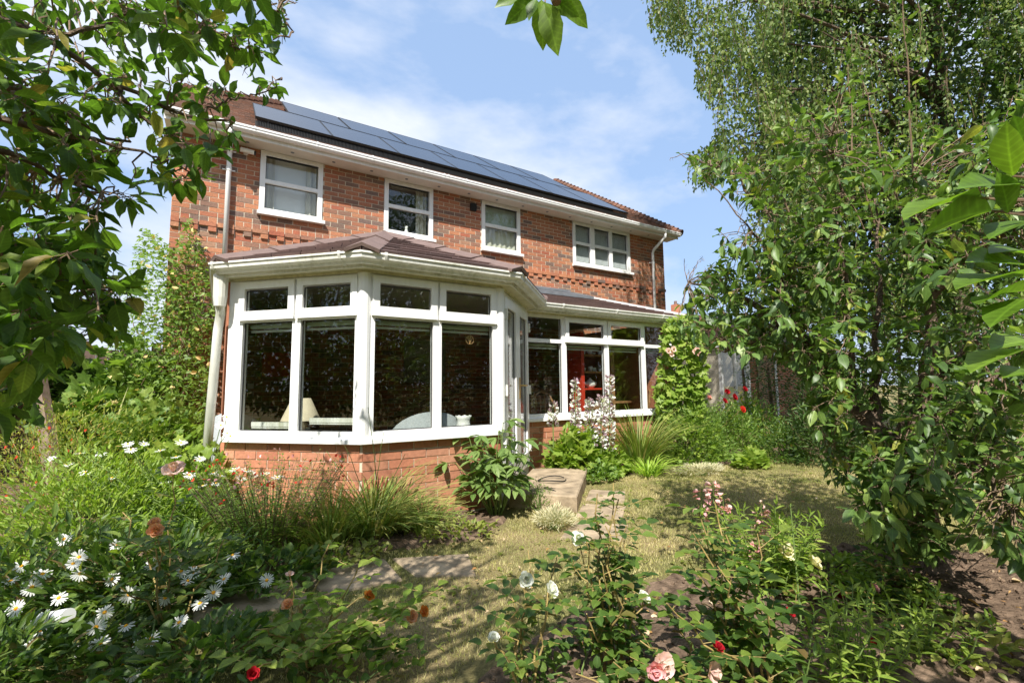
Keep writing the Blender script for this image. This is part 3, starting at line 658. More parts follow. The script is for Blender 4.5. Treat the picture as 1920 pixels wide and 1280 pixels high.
# solid left brick wall, floor, dwarf walls
b = MB(); b.box(LX-.03, LX+.05, LY+.12, 0, -.1, 2.3); b.build('side_wall', 'brick_new', cons)
b = MB(); P_ = [(LX, -.0), (LX, LY), (1.03, -3.94), (2.37, -3.94), (SX, -2.98), (SX, YL), (XE, YL), (XE, 0)]
b.add([(x, y+(.1 if y < -1 else 0), .15) for x, y in P_]+[(x, y+(.1 if y < -1 else 0), -.05) for x, y in P_], [tuple(range(8))[::-1], (0, 1, 9, 8), (3, 4, 12, 11)]); b.build('floor', 'floor_in', cons)
b = MB(); b.lbox((XE, 0, 0), Yn, X3, 0, -YL, -.05, 2.2, -.12, 0); b.build('end_wall', 'brick_new', cons)
nb = 0
for k in 'ABL':
    O, t, n, ln = FACES[k]
    b = MB(); b.lbox(O, t, n, 0, ln, -.1, .69, -.12, -.008); dw = b.build('dwarf_wall', 'mortar', cons)
    for i in range(9):
        z0 = .692-.075*(i+1)+.005; u = -(.1125 if i % 2 else 0.)
        while u < ln-.01:
            a, c = max(u, .0)+.004, min(u+.219, ln-.002)
            if c-a > .02:
                e = U(-.002, .002); MB().lbox(O, t, n, a, c, z0, z0+.065, -.03, e).build('brick', 'brick_new', dw); nb += 1
            u += .225
b = MB(); b.lbox(pA, FACES['A'][1], FACES['A'][2], -.05, -.001, -.1, .69, -.14, -.002); b.build('end_pier', 'brick_new', cons)
b = MB(); b.lbox(FACES['C'][0], FACES['C'][1], FACES['C'][2], 0, FACES['C'][3], -.1, .17, -.12, .0); b.build('threshold', 'pvc_old', cons)
b = MB(); b.lbox((SX, -2.98, 0), np.array([0, 1., 0]), X3, 0, .24, -.1, 2.2, -.06, 0); b.build('return_post', 'pvc', cons)
SILL, GL0, GL1, TR0, FG0, FG1, TOP = .69, .79, 1.755, 1.81, 1.852, 2.04, 2.145
sillp = [(0, .045), (-.0, 0), (.075, -.012), (.08, -.004), (.08, .02), (.0, .06)]
path = [pA, pB, pC-X3*.02]; s_ = MB().sweep([(p[0], p[1], SILL+.012) for p in path], [(-.1, .0), (.05, -.012), (.062, -.006), (.062, .026), (.0, .05), (-.1, .05)]); s_.build('sill', 'pvc', cons)
s_ = MB().sweep([(SX+.0, YL, SILL+.012), (XE+.02, YL, SILL+.012)], [(-.1, .0), (.05, -.012), (.062, -.006), (.062, .026), (.0, .05), (-.1, .05)]); s_.build('sill', 'pvc', cons)
def unit_win(face, u0, u1, fan=True, top=TOP):
    """one light: fixed pane below, top-hung fanlight above"""
    O, t, n, _ = FACES[face]; z = SILL+.05
    b = MB(); frame_rect(b, O, t, n, u0, u1, z, top, .042, -.065, .0, .05)
    b.lbox(O, t, n, u0+.042, u1-.042, GL1+.003, TR0, -.065, .002)
    wn = b.build('window', 'pvc', cons)
    pane(wn, O, t, n, u0+.045, u1-.045, GL0+.005, GL1, -.03)
    if fan:
        b = MB(); frame_rect(b, O, t, n, u0+.012, u1-.012, TR0-.012, top-.018, .062, -.03, .03); 
        b.lbox(O, t, n, u0+.01, u1-.01, TR0-.035, TR0-.012, -.01, .035); sa = b.build('fanlight', 'pvc', wn)
        pane(wn, O, t, n, u0+.076, u1-.076, FG0, FG1+.005, .0)
    else: pane(wn, O, t, n, u0+.045, u1-.045, TR0+.003, top-.045, -.03)
    return wn
la = FACES['A'][3]
unit_win('A', .095, .70); unit_win('A', .70, 1.32); unit_win('B', .045, .665); unit_win('B', .665, 1.295)
unit_win('L', .0, .785, False); unit_win('L', .785, 1.595); unit_win('L', 1.595, 2.385); unit_win('L', 2.385, XE-SX, False)
# corner posts
for P0, a in ((pA, .10), (pB, .052), (pC, .052)):
    b = MB(); b.lathe([(.0, SILL+.05), (.062, SILL+.05), (.062, TOP), (0, TOP)], (P0[0]+(.055 if P0 is pA else 0), P0[1]+(.03 if P0 is pA else .035), 0), 14); b.build('corner_post', 'pvc', cons, False)
b = MB(); b.lbox(pA, FACES['A'][1], FACES['A'][2], -.02, .095, SILL+.05, TOP, -.07, .0); b.build('end_post', 'pvc', cons)
b = MB(); b.lbox((XE, YL, 0), X3, Yn, -.01, .06, SILL+.05, TOP, -.08, -.002); b.build('end_post', 'pvc', cons)
# French doors in face C
O, t, n, lc = FACES['C']
b = MB(); frame_rect(b, O, t, n, .045, lc, .17, TOP, .05, -.06, .0); b.build('door_frame', 'pvc', cons)
for di, (u0, u1) in enumerate(((.10, lc/2+.02), (lc/2+.024, lc-.055))):
    b = MB(); frame_rect(b, O, t, n, u0, u1, .2, TOP-.055, .105, -.045, .028, .16)
    d = b.build('door', 'pvc', cons); pane(d, O, t, n, u0+.108, u1-.108, .365, TOP-.165, .0)
    for hz in (.42, 1.12, 1.9):
        uu = u0-.02 if di == 0 else u1-.02
        MB().lbox(O, t, n, uu, uu+.04, hz-.055, hz+.055, .02, .052).build('hinge', 'pvc_old', d)
    if di == 1:
        b = MB(); b.lbox(O, t, n, u0+.035, u0+.07, 1.02, 1.26, .028, .036); pt = O+t*(u0+.052)+n*.04+Z3*1.17
        b.tube([pt, pt+n*.045, pt+n*.05+t*.03, pt+n*.05+t*.13], .009, 8); b.build('handle', 'brass', d)
# header boards, fascia, gutters
EA = .15
def offset_path(g, z):
    pts = [np.array(p) for p in ((LX, 0.), (LX, LY), (1.03, -3.94), (2.37, -3.94), (SX, -2.98), (SX, YL), (XE, YL))]; ln = []
    for i in range(len(pts)-1):
        d = (pts[i+1]-pts[i])/np.linalg.norm(pts[i+1]-pts[i]); gg = g*.55 if i == 0 else g; ln.append((pts[i]+np.array([d[1], -d[0]])*gg, d))
    out = [ln[0][0]]
    for (a, d), (c, e) in zip(ln, ln[1:]):
        k = np.linalg.solve(np.column_stack([d, -e]), c-a); out.append(a+d*k[0])
    out.append(pts[-1]+np.array([0, -g])); return [(p[0], p[1], z) for p in out]
# the path runs anticlockwise seen from above, so "right of travel" is outward
b = MB(); b.sweep(offset_path(0, TOP+.002), [(-.06, 0), (.012, 0), (.012, .022), (.135, .022), (.135, .03), (-.06, .03)]); b.build('header_board', 'cream', cons)
b = MB(); b.sweep(offset_path(.12, 2.176), [(.0, -.018), (.016, -.018), (.016, .085), (-.0, .085)]); b.build('fascia', 'pvc_old', cons)
gp2 = [(0, .0), (0, -.065), (.03, -.085), (.05, -.083), (.062, -.06), (.098, -.045), (.105, -.012), (.115, -.01), (.115, .006), (.1, .006), (.094, -.035), (.055, -.05), (.045, -.075), (.03, -.078), (.006, -.06), (.006, 0)]
b = MB(); b.sweep(offset_path(.138, 2.262), gp2); cg = b.build('gutter', 'pvc_old', cons)
for fc, us in (('A', (.02, 1.27)), ('B', (.1, 1.32)), ('C', (.1,)), ('L', (.6, 1.6, 2.6))):
    O, t, n, _ = FACES[fc]
    for u in us:
        q = O+t*u+n*.136+Z3*2.264
        MB().sweep([tuple(q-t*.012), tuple(q+t*.012)], [(.0, -.09), (.05, -.09), (.068, -.065), (.104, -.05), (.12, -.014), (.121, .011), (.0, .006)]).build('gutter_joint', 'pvc_old', cg)
# bay roof
EP = offset_path(.235, 2.272); apex = np.array([1.70, -2.2, 3.09]); rw = np.array([1.70, 0, 3.09])
eS0, eA, eB, eC, eD = [np.array(p) for p in EP[:5]]
eR0 = np.array([eD[0], 0, 2.272])
deck = MB()
for a, c in ((eA, eB), (eB, eC), (eC, eD)): deck.add([a, c, apex-Z3*.02], [(0, 1, 2)])
deck.add([eS0, eA, apex-Z3*.02, rw-Z3*.02], [(0, 1, 2, 3)]); deck.add([eD, eR0, rw-Z3*.02, apex-Z3*.02], [(0, 1, 2, 3)])
# lean-to deck meets the house wall at z 3.16
ZW = 3.16; lean_e = np.array([XE+.1, YL-.235, 2.272]); lean_s = np.array([SX-.3, YL-.235, 2.272])
deck.add([lean_s, lean_e, (XE+.1, 0, ZW-.02), (SX-.3, 0, ZW-.02)], [(0, 1, 2, 3)])
croof = deck.build('roof', 'baytile', cons)
MB().box(LX, XE, -3.0, -.01, 2.33, 2.34)
cl = MB(); cl.add([(LX, 0, 2.36), (XE, 0, 2.36), (XE, YL, 2.21), (SX, YL, 2.21), (SX, -2.98, 2.21), (2.37, -3.94, 2.21), (1.03, -3.94, 2.21), (LX, LY, 2.21)], [tuple(range(8))]); cl.build('ceiling', 'darkroom', cons)
def tile_facet(c0, c1, top0, top1, ncourse, tw, parent, single=True, mat='baytile'):
    c0, c1, top0, top1 = (np.array(q, float) for q in (c0, c1, top0, top1))
    nn = np.cross(c1-c0, top0-c0); nn /= np.linalg.norm(nn); nn = nn if nn[2] > 0 else -nn; acc = MB()
    for k in range(ncourse):
        s0, s1 = k/ncourse, min(1, (k+1.12)/ncourse); l0, r0 = c0+(top0-c0)*s0, c1+(top1-c1)*s0; l1, r1 = c0+(top0-c0)*s1, c1+(top1-c1)*s1
        W = np.linalg.norm(r0-l0); m = max(1, int(round(W/tw)))
        for i in range(m):
            a0, a1 = i/m, (i+1)/m; g = .004/max(W, .01)
            q = lambda l, r, a: l+(r-l)*a
            p0, p1, p2, p3 = q(l0, r0, a0+g), q(l1, r1, a0+g), q(l1, r1, a1-g), q(l0, r0, a1-g); h = .026+U(-.002, .002)
            tgt = MB() if single else acc
            tgt.hexa([p0-nn*.0, p1-nn*.004, p2-nn*.004, p3-nn*.0], [p0+nn*h, p1+nn*.006, p2+nn*.006, p3+nn*h])
            if single: tgt.build('roof_tile', mat, parent)
    if not single: tag(acc.build('roof_tiling', mat, parent), kind='stuff')
for a, c in ((eA, eB), (eB, eC)): tile_facet(a, c, apex, apex, 9, .30, croof)
tile_facet(eC, eD, apex, apex, 9, .30, croof); tile_facet(eS0, eA, rw, apex, 9, .3, croof, False); tile_facet(eD, eR0, apex, rw, 9, .3, croof, False)
tile_facet(lean_s, lean_e, (SX-.3, 0, ZW), (XE+.1, 0, ZW), 15, .3, croof)
def hipcap(a, c, wd=.13, th=.03, nm='hip_cap', segs=3, mat='hipcap'):
    a, c = np.array(a, float), np.array(c, float); d = nrm(c-a); sd = nrm(np.cross(d, Z3)); up = np.cross(sd, d); up = up if up[2] > 0 else -up
    for i in range(segs):
        p, q = a+(c-a)*(i/segs), a+(c-a)*min(1, (i+1.05)/segs); lift = [.03+.014, .03]
        vs = []
        for P_, lf in ((p, lift[0]), (q, lift[1])):
            vs += [P_-sd*wd+up*(lf-.035), P_+up*(lf+.02), P_+sd*wd+up*(lf-.035), P_+sd*wd+up*(lf-.035-th), P_+up*(lf-.01), P_-sd*wd+up*(lf-.035-th)]
        MB().add(vs, [(0, 1, 7, 6), (1, 2, 8, 7), (2, 3, 9, 8), (3, 4, 10, 9), (4, 5, 11, 10), (5, 0, 6, 11), (0, 5, 4, 1), (1, 4, 3, 2), (6, 7, 10, 11), (7, 8, 9, 10)]).build(nm, mat, croof)
hipcap(eA, apex, .14, segs=4); hipcap(eB, apex, .14, segs=2); hipcap(eC, apex, .14, segs=4); hipcap(eD, apex, .14, segs=3)
hipcap(apex, rw, .13, segs=4, nm='ridge_cap')
b = MB(); b.box(SX+.3, XE+.12, -.06, -.008, ZW-.02, ZW+.1); b.build('lead_flashing', 'lead', croof)
# low rooflight on the lean-to roof
e = empty('rooflight', (5.6, -.6, 2.98), 'grey framed rooflight set into the lean-to roof against the brick wall', 'rooflight')
sl_ = (ZW-2.272)/(-YL+.235); zz = lambda y: ZW+sl_*y
def slab_on(x0, x1, y0, y1, h0, h1, nm, mt): MB().hexa([(x0, y0, zz(y0)+h0), (x0, y1, zz(y1)+h0), (x1, y1, zz(y1)+h0), (x1, y0, zz(y0)+h0)], [(x0, y0, zz(y0)+h1), (x0, y1, zz(y1)+h1), (x1, y1, zz(y1)+h1), (x1, y0, zz(y0)+h1)]).build(nm, mt, e)
slab_on(4.7, 6.05, -.42, -.1, .03, .11, 'top_casing', 'lead'); slab_on(4.7, 4.8, -1.15, -.42, .03, .09, 'side_casing', 'lead'); slab_on(5.95, 6.05, -1.15, -.42, .03, .09, 'side_casing', 'lead'); slab_on(4.7, 6.05, -1.25, -1.15, .03, .085, 'bottom_casing', 'lead'); slab_on(4.8, 5.95, -1.15, -.42, .05, .065, 'pane', 'solar')
b = MB(); b.hexa([(XE+.09, YL-.25, 2.265), (XE+.09, 0, ZW), (XE+.13, 0, ZW), (XE+.13, YL-.25, 2.265)], [(XE+.09, YL-.25, 2.32), (XE+.09, 0, ZW+.06), (XE+.13, 0, ZW+.06), (XE+.13, YL-.25, 2.32)]); b.build('verge_trim', 'pvc', croof)
pipe('downpipe', [(-.03, -3.06, 2.19), (-.03, -3.04, 1.93), (-.02, -2.96, 1.85), (-.035, -2.93, 1.7), (-.09, -2.9, .05)], .038, 'weathered white downpipe beside the left edge of the bay', 'downpipe', 'pvc_old')
b = MB(); b.lathe([(.0, 1.9), (.046, 1.9), (.056, 1.98), (.06, 2.185), (.0, 2.185)], (-.03, -3.05, 0), 14); b.build('rainwater_hopper', 'pvc_old', cons)
pipe('downpipe', [(XE+.05, YL-.19, 2.18), (XE+.05, YL-.19, 2.12), (XE+.16, YL+.0, 2.05), (XE+.16, YL+.03, 1.98), (XE+.16, YL+.03, .05)], .034, 'white downpipe at the right end of the lean-to behind the climber', 'downpipe')
# ================================================================== INSIDE THE CONSERVATORY
FZ = .15
def lamp(x, y, zb):
    e = empty('table_lamp', (x, y, zb), 'table lamp with cream shade standing behind the left bay windows', 'lamp')
    b = MB(); b.lathe([(0, 0), (.08, 0), (.085, .015), (.03, .03), (.02, .07), (.045, .12), (.03, .17), (.012, .2), (.012, .26)], (x, y, zb), 18); b.build('base', 'ceramic', e, True)
    b = MB(); b.lathe([(.18, .2), (.085, .41), (.081, .41), (.175, .2)], (x, y, zb), 28); b.build('lamp_shade', 'shade', e, True)
lamp(.68, -3.0, .655)
e = empty('side_table', (.68, -3.0, FZ), 'small wooden side table under the cream lamp', 'table')
MB().lathe([(0, .48), (.3, .48), (.3, .51), (0, .51)], (.68, -3.0, FZ), 24).build('table_top', 'wood', e)
for k in range(3):
    a = k*2.1; MB().tube([(  .68+.2*math.cos(a), -3.0+.2*math.sin(a), FZ+.48), (.68+.26*math.cos(a), -3.0+.26*math.sin(a), FZ)], .016, 8).build('leg', 'wood', e)
def armchair(x, y, rz, label):
    e = empty('armchair', (x, y, FZ), label, 'armchair'); c, s = math.cos(rz), math.sin(rz)
    T = lambda u, v, z: (x+c*u-s*v, y+s*u+c*v, FZ+z)
    def rbox(u0, u1, v0, v1, z0, z1, nm): MB().hexa([T(u0, v0, z0), T(u0, v1, z0), T(u1, v1, z0), T(u1, v0, z0)], [T(u0+.03, v0+.03, z1), T(u0+.03, v1-.03, z1), T(u1-.03, v1-.03, z1), T(u1-.03, v0+.03, z1)]).build(nm, 'greyfab', e)
    rbox(-.32, .32, -.3, .3, .12, .42, 'seat'); rbox(-.42, -.3, -.3, .32, .05, .58, 'arm'); rbox(.3, .42, -.3, .32, .05, .58, 'arm')
    # rounded barrel back
    b = MB(); n_ = 18; vs = []
    for i in range(n_+1):
        a = math.pi*i/n_; u = -.42*math.cos(a); h = .38+.40*math.sin(a)**.7; v = -.28-.10*math.sin(a)
        vs += [T(u, v, .1), T(u, v, h), T(u*.86, v+.11, h-.02), T(u*.86, v+.13, .1)]
    b.add(vs, [(4*i+j, 4*i+4+j, 4*i+5+j, 4*i+1+j) for i in range(n_) for j in range(3)]); b.build('backrest', 'greyfab', e, True)
    for u in (-.33, .33):
        for v in (-.25, .27): MB().tube([T(u, v, .12), T(u, v, 0)], .02, 8).build('leg', 'wood', e)
armchair(1.70, -3.42, 0., 'grey upholstered armchair with rounded back close to the front bay glass')
armchair(.40, -2.2, -.9, 'grey upholstered armchair against the brick wall at the left of the bay')
b = MB(); b.lathe([(.0, .0), (.065, .0), (.07, .02), (.06, .05), (.062, .085), (.078, .115), (.072, .115), (.055, .08), (.052, .02), (0, .02)], (2.02, -3.82, .765), 32, wave=lambda i, a: .006*math.sin(8*a) if i in (5, 6) else 0)
b.build('plant_pot', 'ceramic', smooth=True, label='white scalloped ceramic pot on the front bay windowsill', cat='pot')
for (fc, u0, u1, zr, lb) in (('A', .15, .66, .835, 'pale rail of a lowered blind behind the leftmost bay pane'), ('A', .76, 1.27, .875, 'raised pale blind rail behind the second bay pane')):
    O, t, n, _ = FACES[fc]; b = MB(); b.lbox(O, t, n, u0, u1, zr-.018, zr+.022, -.16, -.135); b.lbox(O, t, n, u0, u1, zr-.035, zr-.02, -.155, -.14); b.build('blind_rail', 'pvc_old', label=lb, cat='blind rail')
wl = {'A': 'left angled', 'B': 'front'}
for fc, us in (('A', ((.13, .68), (.73, 1.28))), ('B', ((.08, .63), (.70, 1.26))), ('L', ((.05, .74), (.83, 1.55), (1.64, 2.34), (2.43, 2.95)))):
    O, t, n, _ = FACES[fc]
    for i, (u0, u1) in enumerate(us):
        e = empty('rolled_blind', O+t*(u0+u1)/2-n*.12+Z3*1.7, 'rolled up pale blind behind %s pane of the %s face' % (ordn[i], wl.get(fc, 'right hand lean-to')), 'blind', 'rolled blinds inside the conservatory')
        b = MB(); b.tube([O+t*u0-n*.12+Z3*1.735, O+t*u1-n*.12+Z3*1.735], .022, 10); b.build('roll', 'greenblind', e); b = MB(); b.lbox(O, t, n, u0, u1, 1.68, 1.70, -.125, -.11); b.build('bottom_rail', 'blind', e)
b = MB(); q = onY(881, 637, -3.86); b.tube([q+np.array([.042*math.cos(a), 0, .042*math.sin(a)]) for a in np.linspace(0, 2*math.pi, 20)], .004, 6)
for a in (-.9, -.3, .3, .9): b.tube([q+np.array([0, 0, -.03]), q+np.array([.04*math.sin(a), 0, .04*math.cos(a)])], .0045, 5)
b.tube([q+np.array([0, 0, -.042]), q+np.array([0, 0, .0])], .007, 6); b.tube([q+np.array([0, 0, .042]), q+np.array([0, 0, .13])], .001, 4)
b.build('window_ornament', 'copper', label='round copper tree ornament hanging behind the front bay glass', cat='ornament')
e = empty('framed_picture', (.72, -.02, 1.55), 'framed picture on the brick wall seen through the leftmost bay pane', 'picture')
MB().box(.5, .95, -.03, -.003, 1.32, 1.74).build('picture_frame', 'wood', e); MB().box(.53, .92, -.034, -.031, 1.35, 1.71).build('canvas', 'redpaint', e)
e = empty('notice_board', (3.0, -.03, 1.6), 'dull grey patterned board on the back wall of the bay', 'board')
MB().box(2.72, 3.5, -.03, -.003, 1.25, 2.0).build('backing', 'grey', e)
MB().box(.35, .43, -.02, -.002, 1.17, 1.25).build('wall_socket', 'pvc', label='white wall socket on the brick inside the bay', cat='socket')
# dresser, table and chairs in the lean-to
e = empty('dresser', (4.98, -2.28, FZ), 'open wooden dresser with red side panel full of crockery inside the lean-to', 'dresser')
for x, mt_ in ((4.68, 'redpaint'), (5.3, 'wood')): MB().box(x-.03, x+.03, -2.48, -2.1, FZ, 1.98).build('side_panel', mt_, e)
for z in (.5, .8, 1.1, 1.36, 1.62, 1.92): MB().box(4.71, 5.27, -2.44, -2.1, z, z+.025).build('shelf', 'redpaint' if z == 1.1 else 'wood', e)
for z, sn_ in ((.825, 'lower'), (1.385, 'middle'), (1.645, 'upper')):
    for i in range(5):
        x = 4.78+i*.105; kk = (i*3+int(z*10)) % 5
        MB().lathe([(0, 0), (.026, 0), (.038, .05+.008*kk), (.034, .05+.008*kk), (.022, .01), (0, .01)], (x, -2.3+.04*(i % 2), z), 14).build('cup', 'ceramic', smooth=True, label='white cup, %s along the %s shelf of the red dresser' % (ordn[i], sn_), cat='cup', group='white cups on the red dresser')
e = empty('dining_table', (5.75, -1.75, FZ), 'round wooden table inside the lean-to behind the third pane', 'table')
MB().lathe([(0, .72), (.5, .72), (.5, .755), (0, .755)], (5.75, -1.75, FZ), 28).build('table_top', 'wood', e); MB().tube([(5.75, -1.75, FZ+.72), (5.75, -1.75, FZ)], .05, 10).build('leg', 'wood', e)
e = empty('teapot', (4.95, -2.33, 1.125), 'white teapot on the waist high shelf of the red dresser', 'teapot')
MB().lathe([(0, 0), (.05, 0), (.085, .05), (.08, .09), (.045, .12), (0, .125)], (4.95, -2.33, 1.125), 18).build('body', 'ceramic', e, True)
MB().lathe([(0, .115), (.045, .118), (.02, .14), (.018, .155), (0, .16)], (4.95, -2.33, 1.125), 14).build('lid', 'ceramic', e, True)
MB().tube([(4.88, -2.33, 1.17), (4.83, -2.33, 1.21), (4.81, -2.33, 1.24)], [.02, .014, .01], 8).build('spout', 'ceramic', e, True)
MB().tube([(5.02, -2.33, 1.22), (5.07, -2.33, 1.21), (5.065, -2.33, 1.17), (5.02, -2.33, 1.16)], .008, 6).build('handle', 'ceramic', e, True)
def wchair(x, y, rz, label, mat='wood'):
    e = empty('dining_chair', (x, y, FZ), label, 'chair'); c, s = math.cos(rz), math.sin(rz); T = lambda u, v, z: (x+c*u-s*v, y+s*u+c*v, FZ+z)
    MB().hexa([T(-.2, -.2, .43), T(-.2, .2, .43), T(.2, .2, .43), T(.2, -.2, .43)], [T(-.2, -.2, .46), T(-.2, .2, .46), T(.2, .2, .46), T(.2, -.2, .46)]).build('seat', mat, e)
    for u in (-.17, .17):
        for v in (-.17, .17): MB().tube([T(u, v, .43), T(u*1.15, v*1.15, 0)], .017, 8).build('leg', mat, e)
    MB().tube([T(-.19, -.2, .45), T(-.19, -.25, .72), T(-.1, -.28, .9), T(0, -.285, .93), T(.1, -.28, .9), T(.19, -.25, .72), T(.19, -.2, .45)], .016, 8).build('back_hoop', mat, e)
    for u in (-.1, -.03, .04, .11): MB().tube([T(u, -.2, .46), T(u, -.27, .88)], .008, 6).build('spindle', mat, e)
wchair(4.2, -2.2, -.9, 'hoop back wooden chair left of the red dresser'); wchair(6.0, -2.2, .9, 'hoop back wooden chair at the right end of the lean-to')

# ================================================================== FENCE, OUTBUILDING, FAR HOUSE
fz = empty('fence', (-2.4, .6, 0), 'brown vertical board fence and gate beside the left house corner', 'fence')
x = -4.6
while x < -.72:
    hgt = 1.74+U(-.04, .05); MB().box(x, x+.118, .6+U(-.006, .006), .622, .02, hgt).build('board', 'fence', fz); x += .125
for z in (.45, 1.35): MB().box(-4.6, -.72, .565, .597, z, z+.08).build('rail', 'palewood', fz)
MB().hexa([(-1.55, .55, .55), (-1.55, .565, .55), (-.85, .565, 1.3), (-.85, .55, 1.3)], [(-1.55, .55, .65), (-1.55, .565, .65), (-.85, .565, 1.4), (-.85, .55, 1.4)]).build('brace', 'palewood', fz)
for xx in (-.82, -1.62, -3.1, -4.6): MB().box(xx-.05, xx+.05, .62, .72, -.1, 1.85).build('post', 'fence', fz)
lb = [PD(100, 800, 5.0), PD(122, 800, 5.0)]; lt_ = [PD(48, 672, 5.4), PD(70, 674, 5.4)]; dv = np.array([.05, .09, 0])
b = MB(); b.hexa([lb[0]*[1, 1, 0], lb[0]*[1, 1, 0]+dv, lb[1]*[1, 1, 0]+dv, lb[1]*[1, 1, 0]], [lt_[0], lt_[0]+dv, lt_[1]+dv-Z3*.05, lt_[1]-Z3*.05]); b.build('leaning_board', 'palewood', label='pale sawn board leaning in front of the fence', cat='board')
# brick outbuilding with glazed porch on the right, mostly behind foliage
ob = empty('outbuilding', (11.8, -.6, 0), 'red brick outbuilding with white glazed porch behind the apple tree', 'building')
def ob_box(x0, x1, y0, y1, z0, z1, nm, mt): MB().box(x0+1.2, x1+1.2, y0, y1, z0, z1).build(nm, mt, ob)
ob_box(11.3, 16.5, -.3, 4.2, -.1, 2.4, 'wall', 'mortar')
bw = MB()
for i in range(31):
    xx = 11.3-(.1125 if i % 2 else 0)
    while xx < 16.45: bw.box(max(xx, 11.3)+1.204, min(xx+.219, 16.5)+1.2, -.309, -.28, .0075+.075*i, .0725+.075*i); xx += .225
tag(bw.build('brickwork', 'brick_new', ob), kind='stuff')
MB().add([(12.3, -.6, 2.38), (17.9, -.6, 2.38), (17.9, 1.95, 3.5), (13.7, 1.95, 3.5), (17.9, 4.5, 2.38), (12.3, 4.5, 2.38)], [(0, 1, 2, 3), (3, 2, 4, 5), (0, 3, 5), (1, 4, 2)]).build('roof', 'rooftile', ob)
for xx in (9.75, 10.35, 10.95): ob_box(xx, xx+.07, -.55, -.48, 0, 2.1, 'porch_post', 'pvc')
ob_box(9.7, 11.3, -.6, -.45, 2.1, 2.2, 'porch_head', 'pvc'); ob_box(9.82, 10.35, -.52, -.515, .1, 2.1, 'pane', 'glass'); ob_box(10.42, 10.95, -.52, -.515, .1, 2.1, 'pane', 'glass')
ob_box(11.75, 12.5, -.345, -.315, 0, 2.0, 'door', 'wood'); ob_box(12.62, 12.72, -.35, -.315, 0, 2.1, 'door_frame', 'pvc')
fh = empty('far_house', (24, 20, 0), 'distant house with tiled roof and small red chimney beyond the garden', 'house')
p0 = PD(1262, 586, 30); p1 = PD(1330, 586, 30)
MB().box(p0[0]-1, p0[0]+9, p0[1]-1, p0[1]+7, 0, p0[2]-.2).build('wall', 'brick', fh)
MB().add([(p0[0]-1.3, p0[1]-1.3, p0[2]-.3), (p0[0]+9.3, p0[1]-1.3, p0[2]-.3), (p0[0]+9.3, p0[1]+7.3, p0[2]-.3), (p0[0]-1.3, p0[1]+7.3, p0[2]-.3), (p0[0]+1, p0[1]+3, p0[2]+.45), (p0[0]+7, p0[1]+3, p0[2]+.45)], [(0, 1, 5, 4), (1, 2, 5), (2, 3, 4, 5), (3, 0, 4)]).build('roof', 'rooftile', fh)
c0 = PD(1267, 578, 32); MB().box(c0[0]-.22, c0[0]+.22, c0[1]-.22, c0[1]+.22, c0[2]-.9, c0[2]+.25).build('chimney', 'brick_new', fh)
MB().lathe([(.12, 0), (.1, .25), (.07, .25)], (c0[0], c0[1], c0[2]+.25), 10).build('chimney_pot', 'hipcap', fh)
# ================================================================== LAWN BLADES
SOILS = [[(-5, .5), (.1, .0), (.1, -2.95), (1.05, -3.92), (2.3, -3.92), (2.15, -4.35), (1.75, -4.7), (1.0, -4.5), (.5, -4.45), (-.3, -4.6), (-1.3, -4.7), (-5, -4.6)],
         [(3.4, -2.9), (6.4, -2.8), (9.5, -1.2), (9.5, -4.0), (6.6, -3.75), (5.0, -3.65), (3.75, -3.2)], [(1.0, -6.15), (1.7, -6.05), (2.3, -6.0), (3.0, -6.05), (3.9, -6.35), (4.3, -6.9), (4.0, -8.2), (1.4, -8.2), (.5, -6.7)]]
def blades(n, region, hlo, hhi, mat, name, label):
    q = sample_poly(region, n); keep = np.ones(len(q), bool)
    for s_ in SOILS+pth+[[(2.42, -4.0), (3.34, -3.05), (3.92, -3.42), (2.83, -4.52)]]: keep &= ~inpoly(q, s_)
    pt = .5+.5*np.sin(q[:, 0]*2.1+1.3*np.sin(q[:, 1]*1.7))*np.sin(q[:, 1]*2.6+.8*np.sin(q[:, 0]*2.3))
    keep &= RNG.random(len(q)) < .45+.55*pt
    q = q[keep]; n = len(q); h = RNG.uniform(hlo, hhi, n); a = RNG.random(n)*2*math.pi; le = RNG.uniform(.3, 1.1, n)*h
    dx, dy = np.cos(a), np.sin(a); wd = RNG.uniform(.0015, .003, n); b0 = np.column_stack([q-np.column_stack([dy, -dx])*wd[:, None], np.zeros(n)]); b1 = np.column_stack([q+np.column_stack([dy, -dx])*wd[:, None], np.zeros(n)])
    tp = np.column_stack([q[:, 0]+dx*le, q[:, 1]+dy*le, h]); V = np.stack([b0, b1, tp], 1).reshape(-1, 3)
    o = link(bpy.data.objects.new(name, np_mesh(name, V, [np.arange(3*n).reshape(-1, 3)], mat))); tag(o, label, 'grass', kind='stuff')
blades(190000, [(-1.2, -4.7), (2.0, -4.6), (3.0, -3.4), (4.6, -3.4), (6.6, -3.6), (9, -4.2), (8, -6.6), (4.3, -6.9), (3.4, -6.2), (2.2, -5.9), (.9, -6.1), (.2, -6.9), (-1.2, -6.0)], .008, .026, 'grass', 'lawn_grass', 'short dry yellowing lawn grass')
